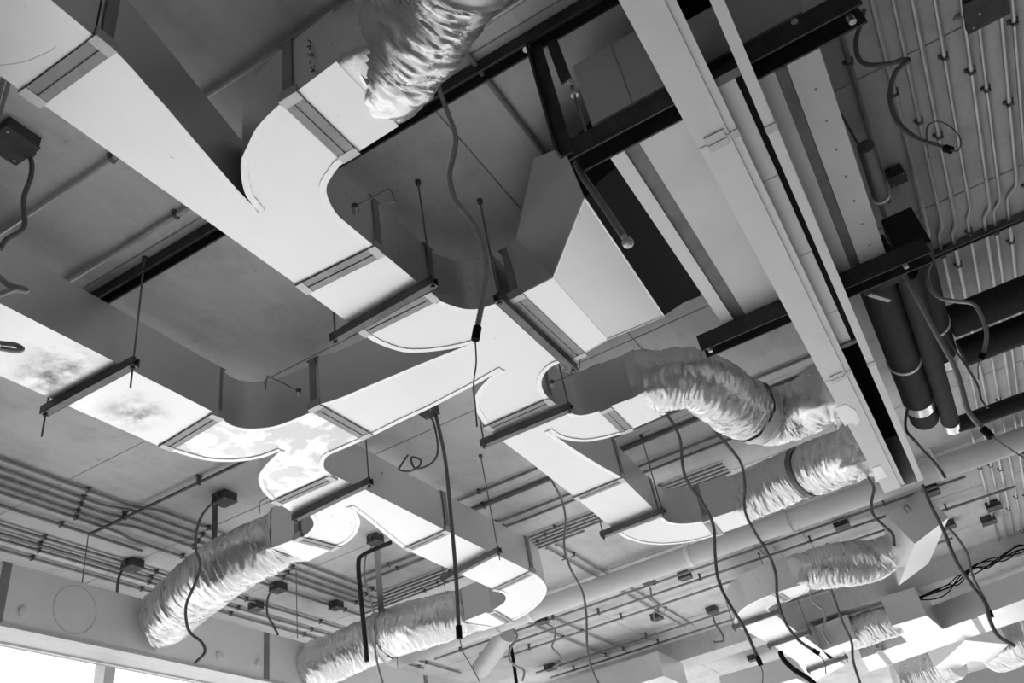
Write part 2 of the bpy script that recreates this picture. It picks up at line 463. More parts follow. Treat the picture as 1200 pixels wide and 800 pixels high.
F3 = [['c', (255, 486), (268, 496), (282, 500.6), (300, 501.6), (328, 497), (369, 480), (375, 473)], [(375, 473), (440, 508)],
      ['c', (440, 508), (420, 517), (402, 525), (384, 533), (379, 542), (381, 550), (389, 556)], [(389, 556), (320, 586)],
      ['c', (320, 586), (310, 577), (304, 566), (304, 556), (312, 544), (329, 527)],
      ['c', (329, 527), (308, 535), (284, 539.4), (260, 540), (240, 538), (220, 533), (194, 525)]]
duct('branch_fitting', 'duct fitting with patchy torn bright foil underside beside the sooty left duct', 'duct', F3, material='sheet_patchy',
     flanges=[((255, 487), (194, 524)), ((390, 559), (323, 589))])
duct('straight_duct', 'long left duct with sooty smears underneath, carried by a dark strut', 'duct', None, world=rect(-4.6, 2.665, 2.752, 3.166), material='sheet_stained')
bpy.data.objects['straight_duct.003']
# run toward the window wall
duct('straight_duct', 'very short white duct between the patchy fitting and the forked elbow', 'duct', [[(320, 586), (389, 556), (427, 573), (349, 604)]])
F4 = [[(349, 604), (427, 573), (522, 621), (474, 643)], ['c', (474, 643), (450, 624), (428, 606), (410, 593)],
      ['c', (410, 593), (417, 599), (421, 607), (421, 615), (416, 626), (406, 635), (394, 641)], [(394, 641), (345, 632)],
      ['c', (345, 632), (357, 627), (364, 621), (368, 614), (366, 607), (360, 602), (349, 604)]]
duct('branch_fitting', 'forked white fitting with a short elbow turning to the flexible duct near the windows', 'duct', F4,
     flanges=[((394, 642), (348, 630)), ((477, 643), (525, 622))])
duct('straight_duct', 'square duct stub with grey smudged side, clamped to the flexible duct near the windows', 'duct', [[(345, 632), (318, 642), (360, 658), (394, 641)]], material='sheet')
duct('straight_duct', 'white duct length hung on the strut under a long threaded rod', 'duct', [[(474, 643), (522, 621), (623, 670), (580, 691)]])
F4b = [[(580, 691), (623, 670)], ['c', (623, 670), (634, 678), (640, 688), (638, 698), (630, 708), (616, 719), (598, 728)], [(598, 728), (576, 715)],
       ['c', (576, 715), (590, 706), (593, 700), (590, 695), (580, 691)]]
duct('duct_elbow', 'white rounded elbow ending the run in front of the large round pipe', 'duct', F4b, flanges=[((580, 691), (624, 670)), ((576, 716), (598, 729))])
duct('straight_duct', 'square duct stub between the rounded elbow and the flexible duct by the black bent pipe', 'duct', [[(576, 715), (545, 727), (566, 739), (598, 728)]])
# run along the middle
duct('straight_duct', 'short bright duct between the largest fitting and the middle fork', 'duct', [[(568, 497), (643, 466), (662, 480), (580, 510)]])
F5 = [[(580, 510), (662, 480)], ['c', (662, 480), (670, 484), (680, 486), (692, 484), (704, 480)], [(704, 480), (730, 507)],
      ['c', (730, 507), (704, 514), (684, 516.6), (664, 514.4), (652, 510), (642, 504)], ['c', (642, 504), (670, 524), (700, 543), (727, 558)], [(727, 558), (672, 581)], [(672, 581), (626, 545)]]
duct('branch_fitting', 'white middle fork with a curved arm toward the sagging flexible duct', 'duct', F5, flanges=[((709, 479), (735, 505)), ((675, 584), (731, 561))])
duct('straight_duct', 'square duct stub with dark side feeding the sagging flexible duct', 'duct', [[(704, 480), (750, 463), (775, 488), (730, 507)]])
duct('straight_duct', 'white duct length behind the middle fork, resting on the far strut', 'duct', [[(672, 581), (727, 558), (776, 606), (724, 624)]], flanges=[((721, 622), (773, 603))])
F6 = [['c', (724, 624), (732, 629), (740, 632), (752, 635.6), (772, 637.6), (792, 636.6), (816, 633), (838, 627)], [(838, 627), (824, 610)],
      ['c', (824, 610), (810, 612.4), (796, 613), (784, 611), (776, 606)]]
duct('duct_elbow', 'white rounded elbow in front of the large round pipe, turning to the straight flexible duct', 'duct', F6, flanges=[((828, 609), (842, 626))])
duct('straight_duct', 'square duct stub feeding the straight flexible duct with one dark band', 'duct', [[(824, 610), (862, 598), (876, 614), (838, 627)]])

# ------------------------------------------------------------------ flared hood, canvas sleeve and air handler
hoodT = thing('flared_hood', 'dark-sided duct hood flaring upward from the largest fitting to the air handler', 'duct', W(660, 370, 2.4))
z = EYE
def on_plane(u, v, p0, nrm):
    d = ray(u, v); o = Vector((0, 0, EYE)); t = (p0 - o).dot(nrm) / d.dot(nrm); return o + d * t
b1, b1r = W(648, 325, 2.4), W(712, 397, 2.4)
slope = (b1r - b1).cross(V(0, -1, .2)).normalized()          # the underside tips up toward the air handler
b2, b2r = on_plane(685, 232, b1, slope), on_plane(778, 370, b1, slope)
t2 = V(2.55, .82, 2.81 + z)
sidep = (b2 - b1).cross(t2 - b1).normalized()
t1, t3 = on_plane(605, 278, b1, sidep), on_plane(660, 172, b1, sidep)
hb = [V(2.85, 1.15, 2.4 + z), b1, b2]
hbr = [V(3.48, 1.15, 2.4 + z), b1r, b2r]
ht = [V(2.84, 1.15, 2.69 + z), t1, t2, t3]
htr = [V(3.47, 1.15, 2.69 + z), V(3.45, t1.y, t1.z), V(b2r.x, .82, 2.81 + z), V(b2r.x, t3.y, t3.z)]
m = MB(); vs = hb + hbr + ht + htr            # 0-2 near low, 3-5 far low, 6-9 near top, 10-13 far top
m.add(vs, [(0, 3, 4, 1), (1, 4, 5, 2), (6, 7, 11, 10), (7, 8, 12, 11), (8, 9, 13, 12), (0, 1, 7, 6), (1, 2, 9, 8, 7), (3, 10, 11, 4), (4, 11, 12, 13, 5), (2, 5, 13, 9), (0, 6, 10, 3)])
m.build('casing', 'sheet', hoodT, 10)
MB().prism([hb[0], hb[1], hbr[1], hbr[0]], 2.397 + z, 2.4005 + z).build('bottom_panel', 'sheet', hoodT)
edge = MB(); edge.tube([hb[0], hb[1], hb[2]], .005, 6); edge.tube([hbr[0], hbr[1], hbr[2]], .005, 6); edge.tube([hb[2], hbr[2]], .004, 6)
edge.build('edge_seal', 'sealant', hoodT)
AX0, AX1, AY0, AY1, AB, AT = 2.22, 3.88, -0.352, 0.46, 2.38, 2.80
cv = thing('canvas_sleeve', 'black canvas sleeve between the flared hood and the air handler', 'sleeve', (3.0, .57, AB + z))
m = MB(); zb = z
ca = [hb[2] + V(0, -.001), hbr[2] + V(0, -.001), htr[3] + V(0, -.001, -.003), ht[3] + V(0, -.001, -.003)]
cb = [V(2.46, AY1 + .002, 2.44 + z), V(3.5, AY1 + .002, 2.44 + z), V(3.52, AY1 + .002, 2.78 + z), V(2.46, AY1 + .002, 2.78 + z)]
mid = [(p + q) / 2 + V(0, 0, .015 if i < 2 else -.015) for i, (p, q) in enumerate(zip(ca, cb))]
m.add(ca + mid + cb, [(0, 1, 5, 4), (1, 2, 6, 5), (2, 3, 7, 6), (3, 0, 4, 7), (4, 5, 9, 8), (5, 6, 10, 9), (6, 7, 11, 10), (7, 4, 8, 11)])
m.build('canvas', 'black', cv)

ah = thing('air_handler', 'big grey ceiling air handler cabinet resting on two dark beams', 'air handler', ((AX0 + AX1) / 2, .05, AB + z))
MB().box((AX0, AY0, AB + .03 + z), (AX1, AY1, AT + z)).build('cabinet', 'painted_grey', ah)
def bp(name, y0, y1, lo, material): return MB().box((AX0 + .005, y0, AB + lo + z), (AX1 - .005, y1, AB + .03 + z)).build(name, material, ah)
bp('bottom_panel', .402, AY1, 0, 'painted'); bp('bottom_panel', -.188, .34, 0, 'sheet_dull'); bp('bottom_panel', AY0, -.232, 0, 'sheet_dull')
MB().box((AX0 - .012, AY0 + .01, AB + .06 + z), (AX0, AY1 - .17, AT - .01 + z)).build('side_panel', 'painted_grey', ah)
MB().box((AX0 - .012, AY1 - .165, AB + .06 + z), (AX0, AY1, AT - .01 + z)).build('side_panel', 'painted_grey', ah)
for y, w in ((.371, .029), (-.21, .020)): MB().box((AX0 + .01, y - w, AB + .014 + z), (AX1 - .01, y + w, AB + .03 + z)).build('groove_shade_strip', 'strut', ah)  # dark strip laid in each groove in place of its shade
for y in (AY0 + .055,):
    for k in range(9): MB().tube([V(AX0 + .12 + k * .18, y, AB - .003 + z), V(AX0 + .12 + k * .18, y, AB + .004 + z)], .005, 8).build('screw', 'flange', ah)

def cbeam(name, label, a, b, w, h, material='steel', cat='beam', group=None, t=.008):
    "channel with its open side down"
    a = Vector(a); b = Vector(b); c = (a + b) / 2
    o = thing(name, label, cat, (c.x, c.y, c.z), group)
    d = (b - a).normalized(); up = V(0, 0, 1) if abs(d.z) < .9 else V(1, 0, 0)
    sd = d.cross(up).normalized(); u = sd.cross(d); L = (b - a).length / 2
    m = MB(); m.obox(c + u * (h / 2 - t / 2), d * L, sd * w / 2, u * t / 2)
    for g in (-1, 1): m.obox(c + sd * g * (w / 2 - t / 2) - u * t / 2, d * L, sd * t / 2, u * (h / 2 - t / 2))
    m.build('channel', material, o)
    return o
BB = 2.285
o = cbeam('support_beam', 'dark steel beam under the near end of the air handler', (2.205, .57, BB + .045 + z), (2.205, -.50, BB + .045 + z), .09, .09)
for y in (.15, -.30): MB().tube([V(2.155, y, BB + .07 + z), V(2.17, y, BB + .07 + z)], .012, 8).build('bolt', 'corner', o)
MB().tube([V(2.205, -.455, BB - .012 + z), V(2.205, -.455, BB + .02 + z)], .013, 6).build('bolt', 'corner', o)
o = cbeam('support_beam', 'dark steel beam under the far end of the air handler, above the sagging flexible duct', (3.755, .60, BB + .045 + z), (3.755, -.52, BB + .045 + z), .09, .09)
for y in (.56, -.4): MB().tube([V(3.72, y, BB - .02 + z), V(3.72, y, BB + .05 + z)], .011, 6).build('bolt', 'corner', o)
o = cbeam('ceiling_strut', 'long black strut fixed across the slab, from the left duct to the steel hanger post', (2.14, 3.2, 2.965 + z), (2.14, -.1, 2.965 + z), .065, .065, cat='strut')
hp = thing('hanger_post', 'dark steel post hanging from the black ceiling strut to the near beam', 'post', (2.15, .575, 2.3 + z))
m = MB(); m.bar((2.15, .565, 2.94 + z), (2.15, .565, 2.30 + z), .05, .008).bar((2.128, .59, 2.94 + z), (2.128, .59, 2.30 + z), .008, .05); m.build('angle', 'steel', hp)
m = MB(); m.bar((2.16, .50, 2.93 + z), (2.20, .50, 2.72 + z), .045, .01); m.build('bracket', 'steel', hp)
m = MB(); m.tube([V(2.215, .49, 2.72 + z), V(2.215, .49, 2.34 + z)], .006, 8); m.build('threaded_rod', 'rod', hp)
m = MB(); m.tube(cr([V(2.2, .49, 2.72 + z), V(2.22, .475, 2.695 + z), V(2.2, .465, 2.67 + z)], 4), .011, 8); m.tube([V(2.215, .49, 2.66 + z), V(2.215, .49, 2.64 + z)], .016, 6); m.build('hook', 'corner', hp)
m = MB(); m.tube([V(2.13, .60, 2.93 + z), V(2.13, .60, 2.985 + z)], .007, 6); m.tube([V(2.13, .60, 2.925 + z), V(2.13, .60, 2.94 + z)], .017, 6); m.build('bolt', 'corner', hp)
dp = thing('drain_pipe', 'short grey pipe with a round capped end below the hanger post', 'pipe', W(733, 288, 2.2))
pa = hang(V(2.25, .56, 0), [(675, 190), (684, 208), (710, 245), (731, 277)])
MB().tube(cr(pa, 4), .013, 10).build('tube', 'rod', dp)
MB().tube([pa[-1], pa[-1] + (pa[-1] - pa[-2]) * .12], .012, 10).build('collar', 'corner', dp)
e = pa[-1] + (pa[-1] - pa[-2]) * .22
m = MB(); m.tube([e + V(0, 0, .018), e + V(0, 0, .012), e, e - V(0, 0, .012), e - V(0, 0, .018)], [.008, .017, .021, .017, .008], 12); m.build('cap', 'corner', dp)

# ------------------------------------------------------------------ slotted plenum (two long rails, dark slot between)
RH = 2.20
pl = thing('slot_plenum', 'long white twin-rail slot plenum passing under the air handler', 'plenum', (3, 0, RH + z))
RX0, RX1 = -4.0, 6.22
yl0, yl1 = .036, .150
for x0, x1 in ((RX0, .02), (.02, 2.33), (2.33, 4.345), (4.345, RX1)):
    MB().box((x0 + .002, yl0, RH + z), (x1 - .002, yl1, RH + .08 + z)).build('rail', 'painted', pl)
for x0, x1 in ((RX0, 2.10), (3.92, RX1)):      # the boxes behind the rails stop short of the air handler
    MB().box((x0, yl0, RH + .08 + z), (x1, yl1, RH + .40 + z)).build('inlet_box', 'painted', pl)
for x in (.02, 2.33, 4.345):
    m = MB(); m.box((x - .04, yl0 + .012, RH - .006 + z), (x - .004, yl1 - .03, RH + .001 + z)); m.box((x + .004, yl0 + .012, RH - .006 + z), (x + .04, yl1 - .03, RH + .001 + z))
    m.box((x - .004, yl0 + .004, RH - .003 + z), (x + .004, yl1 - .004, RH + .001 + z)); m.build('joint_plate', 'corner', pl)
m = MB(); m.box((RX0, .006, RH + .008 + z), (RX1, .0352, RH + .015 + z)); m.box((RX0, .0275, RH + .015 + z), (RX1, .0352, RH + .06 + z)); m.build('slot_lip', 'painted', pl)
for x in (.02, 2.35, 4.36):
    m = MB(); m.box((x - .02, .004, RH + .003 + z), (x + .02, .0355, RH + .017 + z)); m.build('lip_splice', 'corner', pl)
m = MB(); m.box((RX0, -.116, RH + .0 + z), (RX1, -.078, RH + .006 + z)); m.box((RX0, -.116, RH + .006 + z), (RX1, -.110, RH + .08 + z)); m.box((RX0, -.116, RH + .08 + z), (2.10, -.110, RH + .40 + z)); m.box((3.92, -.116, RH + .08 + z), (RX1, -.110, RH + .40 + z)); m.build('angle_rail', 'painted', pl)
for x in (2.4, 4.35):
    m = MB(); m.box((x - .02, -.118, RH - .005 + z), (x + .02, -.076, RH + .002 + z)); m.build('lip_splice', 'corner', pl)
# roof of the slot: black lined ends, light boards in the middle
xs_ = [2.14, 2.72, 3.28, 3.82, 4.18]
TOP = RH + .062
for x0, x1 in zip(xs_[:-1], xs_[1:]):
    MB().box((x0 + .003, -.056, TOP + z), (x1 - .003, .027, TOP + .015 + z)).build('board', 'painted', pl)
MB().box((RX0, -.110, RH + .36 + z), (2.10, .030, RH + .40 + z)).build('liner_and_gap_shade', 'black', pl)
MB().box((4.18, -.110, RH + .36 + z), (RX1, .030, RH + .40 + z)).build('liner_and_gap_shade', 'black', pl)
m = MB(); m.box((4.18, .028, RH + .03 + z), (RX1, .0355, RH + .36 + z)); m.box((4.18, -.110, RH + .03 + z), (RX1, -.104, RH + .36 + z)); m.box((RX0, .028, RH + .06 + z), (2.10, .0355, RH + .36 + z)); m.box((RX0, -.11, RH + .03 + z), (2.10, -.104, RH + .36 + z))
m.build('liner_and_gap_shade', 'black', pl)
MB().box((2.14, -.110, TOP + .012 + z), (4.18, -.058, TOP + .0165 + z)).build('liner_and_gap_shade', 'black', pl)  # black strip added to darken the gap beside the boards like shade
MB().box((4.19, -.11, TOP + z), (4.20, .03, RH + .36 + z)).build('liner_and_gap_shade', 'black', pl)
m = MB(); m.box((RX1, -.116, RH + z), (RX1 + .012, yl1, RH + .40 + z)); m.build('end_plate', 'painted', pl)
m = MB(); m.box((2.10, -.10, TOP - .03 + z), (2.14, .026, TOP + .01 + z)); m.build('cross_bar', 'strut', pl)
m = MB(); m.box((4.14, -.10, TOP - .012 + z), (4.175, .026, TOP - .002 + z)); m.build('cross_bar', 'strut', pl)
for x, y in ((-2, .1), (6.1, .1), (6.1, -.09)):
    MB().tube([V(x, y, RH + .39 + z), V(x, y, CZ)], .005, 6).build('rod', 'rod', pl)

for pts in ([(978, 478), (990, 473), (1002, 480), (1008, 492), (1003, 498), (996, 494), (990, 499)], [(1022, 548), (1032, 545), (1037, 553), (1040, 558), (1031, 561), (1026, 566)]):
    MB().prism([W(u, v, RH) for u, v in pts], RH - .003 + z, RH + .001 + z).build('sealant_smear', 'sealant', pl)

# ------------------------------------------------------------------ flexible ducts
def flex(name, label, pts, rads, box0=None, box1=None, bands=(), seed=0, group=None, crease=1.0, n=60, bandmat='corner', bw=8):
    "crinkled foil hose along the points; box0 = (half width, half height) of the square collar it starts on"
    c = cr(pts, 12)
    path = [c[0]]; step = .007
    for a, b in zip(c[:-1], c[1:]):
        k = max(1, int(round((b - a).length / step)))
        for i in range(1, k + 1): path.append(a.lerp(b, i / k))
    m = len(path); L = [0]
    for a, b in zip(path[:-1], path[1:]): L.append(L[-1] + (b - a).length)
    T = L[-1]
    vs = []; fs = []; rings = []
    for i, p in enumerate(path):
        s = L[i] / T
        d = (path[min(i + 7, m - 1)] - path[max(i - 7, 0)]).normalized()
        sd = d.cross(V(0, 0, 1)).normalized(); up = sd.cross(d)
        x = s * (len(rads) - 1); k = min(int(x), len(rads) - 2); r = rads[k] + (rads[k + 1] - rads[k]) * (x - k)
        ring = []
        inband = any(abs(L[i] - q * T) < .05 for q in bands)
        for j in range(n):
            t = 2 * math.pi * j / n; ct, st = math.cos(t), math.sin(t)
            rx = ry = r; e = 1.0
            q = Vector((ct * rx, st * ry, 0))
            if box0 and L[i] < .15:
                f = 1 - L[i] / .15; f = f * f * (3 - 2 * f)
                g = min(box0[0] / max(abs(ct), 1e-6), box0[1] / max(abs(st), 1e-6)) + .006
                q = q.lerp(Vector((ct * g, st * g, 0)), f)
            if box1 and T - L[i] < .16:
                f = 1 - (T - L[i]) / .16; f = f * f * (3 - 2 * f)
                g = min(box1[0] / max(abs(ct), 1e-6), box1[1] / max(abs(st), 1e-6)) + .004
                q = q.lerp(Vector((ct * g, st * g, 0)), f)
            wp = 3.0 * noise.noise(Vector((ct * .9 + seed, st * .9, L[i] * 2.5))) + 1.2 * noise.noise(Vector((ct * 2.2, st * 2.2 + seed, L[i] * 5)))
            w1 = noise.noise(Vector((L[i] * 38 + wp, ct * 0.9 + seed, st * 0.9)))
            w2 = noise.noise(Vector((L[i] * 75 + wp * 1.7, ct * 1.8 + 9 + seed, st * 1.8)))
            w3 = noise.noise(Vector((L[i] * 6, ct * 1.2 - seed, st * 1.2 + 5)))
            amp = (.0105 * (1 - min(1, abs(w1) * 2.2)) ** 1.5 + .0055 * (1 - min(1, abs(w2) * 2.2))) * crease
            rmp = max(0, min(1, (L[i] - .015) / .03)); amp *= rmp; w3 *= rmp
            if inband: amp = -.004 + .001 * w2
            q *= (1 + (amp - .004 + .012 * w3) / max(q.length, .05))
            ring.append(p + sd * q.x + up * q.y)
        vs += ring
    for i in range(m - 1):
        for j in range(n):
            fs.append((i * n + j, i * n + (j + 1) % n, (i + 1) * n + (j + 1) % n, (i + 1) * n + j))
    fs += [tuple(range(n))[::-1], tuple(range((m - 1) * n, m * n))]
    o = thing(name, label, 'flexible duct', path[0], group)
    MB().add(vs, fs).build('hose', 'foil', o, 75)
    for q in bands:
        i = min(range(m), key=lambda k: abs(L[k] - q * T))
        i0, i1 = max(0, i - bw), min(m - 1, i + bw); bv = []; bf = []
        for ii in range(i0, i1 + 1):
            ctr = path[ii]
            for jj in range(n):
                v = vs[ii * n + jj]
                t = 2 * math.pi * jj / n
                bv.append(v + (v - ctr).normalized() * (.011 + .003 * math.sin(7 * t)))
        for a in range(i1 - i0):
            for jj in range(n): bf.append((a * n + jj, a * n + (jj + 1) % n, (a + 1) * n + (jj + 1) % n, (a + 1) * n + jj))
        MB().add(bv, bf).build('band', bandmat, o, 75)
    return o
MIDH = DH + DD / 2
def mid3(a, b): p = (W(*a, DH) + W(*b, DH)) / 2; p.z = MIDH + z; return p
s0 = mid3((394, 72), (467, 148))
flex('flexible_duct', 'crinkled silver flexible duct overhead, at the end of the curved branch', [s0 + V(0, .003), s0 + V(0, -.05), W(452, 82, 2.53), W(488, 34, 2.52), W(516, -12, 2.52), W(540, -60, 2.50), V(1.22, .155, 2.42 + z)], [.158, .168, .178, .17, .155], (.165, .139), bands=(.60,), seed=1, crease=1.25)
s1 = mid3((318, 642), (360, 658)); e1 = ony(178, 729, 5.15)
flex('flexible_duct', 'crinkled foil duct running from the smudged stub to the long box by the windows', [s1 + V(0, -.02), s1 + V(0, .06), ony(262, 666, 4.15), ony(222, 697, 4.6), e1 + V(0.02, -.12, .01), e1], [.18, .195, .20, .20, .195, .20], (.178, .145), seed=2, bands=(.62,), bandmat='strut', bw=1)
s2 = mid3((545, 727), (566, 739)); e2 = ony(366, 781, 5.15)
flex('flexible_duct', 'crinkled foil duct with a hanging strap, beside the black bent pipe', [s2 + V(0, -.05), s2 + V(0, .06), ony(492, 731, 4.1), ony(446, 747, 4.55), e2 + V(0.02, -.15, .02), e2], [.19, .20, .205, .205, .20, .205], (.19, .145), bands=(.56,), seed=3)
s3 = mid3((750, 463), (775, 488))
flex('flexible_duct', 'sagging crinkled foil duct bent in an S between the middle fork and the slot plenum', [s3 + V(0, .02), s3 + V(0, -.05), W(818, 446, 2.53), W(862, 474, 2.50), W(903, 488, 2.49), W(938, 478, 2.47), V(4.98, .235, 2.44 + z), V(5.0, .152, 2.44 + z)], [.165, .175, .185, .185, .175, .170, .165], (.158, .145), (.17, .15), bands=(.60,), seed=4)
s4 = mid3((862, 598), (876, 614))
flex('flexible_duct', 'straight crinkled foil duct with one dark band, ending near the tip of the slot plenum', [s4 + V(0, .02), s4 + V(0, -.06), V(6.25, .75, 2.55 + z), V(6.12, .42, 2.50 + z), V(5.98, .235, 2.44 + z), V(5.96, .152, 2.44 + z)], [.17, .18, .185, .185, .18], (.17, .145), (.17, .15), bands=(.52,), seed=5, bandmat='strut', bw=4)

# strap that carries the foil duct by the black bent pipe
st = thing('hanging_strap', 'flat grey strap from a dark box to the foil duct by the black bent pipe', 'strap', ony(450, 718, 4.5))
p_top = W(441, 632, 2.97); p_bot = ony(447, 722, 4.52)
m = MB(); m.bar(p_top, p_bot, .05, .004); m.build('band', 'strut', st)

st = thing('hanging_strap', 'flat grey strap beside the looping dark cable, down to the window-side foil duct', 'strap', W(252, 592, 2.6))
pq = hang(W(252, 592, 2.99), [(252, 590), (251, 648)])
m = MB(); m.bar(pq[0], pq[1], .05, .004); m.build('band', 'strut', st)

# ------------------------------------------------------------------ struts and threaded rods
def trapeze(label, pa, pb, h=DH, tops=(None, None), ext=.035, tails=(.06, .06), size=.041, material='strut', drop=0.0):
    "pa, pb: pixels of the two ends of the strut below a duct"
    a, b = W(*pa, h - size / 2 - drop), W(*pb, h - size / 2 - drop)
    g = (b - a).normalized() * .032; a -= g; b += g
    c = (a + b) / 2
    o = thing('trapeze_hanger', label, 'hanger', (c.x, c.y, c.z - size / 2))
    d = (b - a).normalized(); sd = d.cross(V(0, 0, 1)).normalized(); L = (b - a).length / 2; t = .003; u = V(0, 0, 1)
    m = MB(); m.obox(c - u * (size / 2 - t / 2), d * L, sd * size / 2, u * t / 2).obox(c - sd * (size / 2 - t / 2), d * L, sd * t / 2, u * size / 2).obox(c + sd * (size / 2 - t / 2), d * L, sd * t / 2, u * size / 2)
    for s in (-1, 1): m.obox(c + u * (size / 2 - t / 2) + sd * s * size * .36, d * L, sd * size * .13, u * t / 2)
    m.build('channel', material, o)
    for i, (p, s) in enumerate(((a, 1), (b, -1))):
        q = p + d * s * .016
        top = tops[i] or V(q.x, q.y, CZ - .003)
        r = MB(); r.tube([V(q.x, q.y, q.z - tails[i]), V(q.x, q.y, q.z), top], .0045, 7); ro = r.build('rod', 'rod', o)
        for zz in (q.z - size / 2 - .012, q.z + size / 2 + .001): MB().tube([V(q.x, q.y, zz), V(q.x, q.y, zz + .009)], .011, 6).build('nut', 'clip', ro)
        MB().tube([top - V(0, 0, .02), top], .014, 8).build('anchor', 'clip', ro)
    return o
trapeze('dark strut and threaded rods carrying the sooty left duct', (57, 479), (153, 427), tails=(.14, .13))
trapeze('dark strut and rods under the plain duct between branch fitting and largest fitting', (396, 394), (503, 333), tails=(.02, .02))
trapeze('strut and rods close beside the flared hood joint', (669, 428), (587, 352), tails=(.02, .02))
trapeze('strut and rods below the forked white fitting near the windows', (349, 605), (430, 566), tails=(.03, .04))
trapeze('strut on a long threaded rod under the run to the rounded elbow near the windows', (522, 677), (582, 646), tops=(None, W(563, 533, CH)), tails=(.06, .07))
trapeze('strut and rods under the entry of the middle fork', (570, 518), (664, 479), tails=(.03, .03))
trapeze('strut and rods at the elbow that faces the large round pipe', (709, 625), (774, 600), tails=(.05, .03))

def damper(parent, pts, knob, depth_pt, r=.0035):
    "thin bent crank rod with a small round boss, sticking out of a duct side"
    p = hang(depth_pt, pts)
    ro = MB().tube(p, r, 6).build('damper_rod', 'rod', parent)
    k = hang(depth_pt, [knob])[0]
    n = V(-depth_pt.x, -depth_pt.y).normalized()
    MB().tube([k - n * .03, k + n * .008], .014, 8).build('damper_boss', 'clip', ro)
O = bpy.data.objects
damper(O['branch_fitting'], [(415, 243), (456, 221), (460, 226), (462, 237)], (416, 242), V(2.02, 1.36))
damper(O['branch_fitting.001'], [(582, 315), (574, 310), (560, 302), (560, 320)], (582, 316), V(2.9, 1.27))
damper(O['branch_fitting.001'], [(647, 449), (672, 438), (679, 431), (679, 418)], (647, 448), V(3.58, 1.30))
damper(O['branch_fitting.002'], [(349, 458), (330, 448), (313, 440), (311, 456)], (350, 458), V(2.78, 2.42))
damper(O['branch_fitting.002'], [(331, 578), (318, 580), (304, 588), (304, 602)], (332, 577), V(3.5, 3.2))
# ------------------------------------------------------------------ long box above the windows
WB = 2.213; WY = 5.15
wb = thing('window_plenum_box', 'long grey plenum box with round knockouts above the windows', 'plenum box', (5, WY + .25, WB + z))
for x0, x1 in ((X0 + .3, .9), (.9, 3.25), (3.25, 5.62), (5.62, 8.0), (8.0, 10.4)):
    MB().box((x0 + .004, WY, WB + z), (x1 - .004, WY + .30, 2.6 + z)).build('panel', 'wallbox', wb)
for x in (3.25, 5.62, 8.0):
    MB().box((x - .03, WY - .006, WB + .005 + z), (x + .03, WY + .006, 2.6 + z)).build('joint_strip', 'flange', wb)
for y0, y1, lo, mt in ((-.012, .078, -.022, 'painted_grey'), (.078, .09, -.006, 'strut'), (.09, .20, -.016, 'frame'), (.20, .255, -.010, 'frame'), (.255, .268, -.02, 'painted'), (.268, .315, -.012, 'flange')):
    MB().box((X0 + .3, WY + y0, WB + lo + z), (10.4, WY + y1, WB + z)).build('moulding', mt, wb)
def disc(px, rad, deep, material):
    c = ony(*px, WY); m = MB()
    m.tube([c + V(0, -.001), c + V(0, -deep), c + V(0, -deep - .002)], [rad, rad, rad * .9], 24)
    return m.build('knockout', material, wb)
for px in ((27, 717), (257, 769), (303, 777)): disc(px, .035, .012, 'painted')
c = ony(88, 714, WY)
ring = [c + V(.165 * math.cos(a * math.pi / 18), -.002, .165 * math.sin(a * math.pi / 18)) for a in range(37)]
MB().tube(ring, .0015, 5, False).build('knockout_ring', 'frame', wb)
for x in (3.85, 1.0, 7.6):
    MB().tube([V(x, 5.21, CZ - .003), V(x, 5.21, 2.59 + z)], .004, 6).build('rod', 'rod', wb)
p = W(347, 668, CH)
tag(MB().tube([V(p.x, p.y, CZ - .003), V(p.x, p.y, 2.42 + z)], .004, 6).build('threaded_rod', 'rod'), 'thin threaded rod hanging free between the two window-side foil ducts', 'rod')

# ------------------------------------------------------------------ large round pipe across the far slab
pp = thing('drain_main', 'large grey round pipe hung across the slab behind the elbows', 'pipe', (7.62, 2, 2.62 + z))
pr = .096; pc = 2.84; px_ = W(800, 654, 2.84).x
MB().tube([V(px_, y, pc + z) for y in (-7.8, -1, 2, 5.6)], pr, 36).build('tube', 'pvc', pp)
for px in ((795, 650), (1098, 540), (613, 722)):
    y = W(*px, 2.75).y
    MB().tube([V(px_, y - .02, pc + z), V(px_, y + .02, pc + z)], pr + .006, 36).build('strap', 'white', pp)
for y in (4.2, 1.1, -1.2):
    MB().tube([V(px_, y - .06, pc + z), V(px_, y + .06, pc + z)], pr + .012, 36).build('coupling', 'pvc', pp)
m = MB()
for px in ((795, 650), (1098, 540), (613, 722)):
    y = W(*px, 2.75).y
    for s in (-1, 1): MB().tube([V(px_ + s * (pr + .004), y, pc + z), V(px_ + s * (pr + .004), y, CZ - .003)], .008, 6).build('strap_rod', 'white', pp)

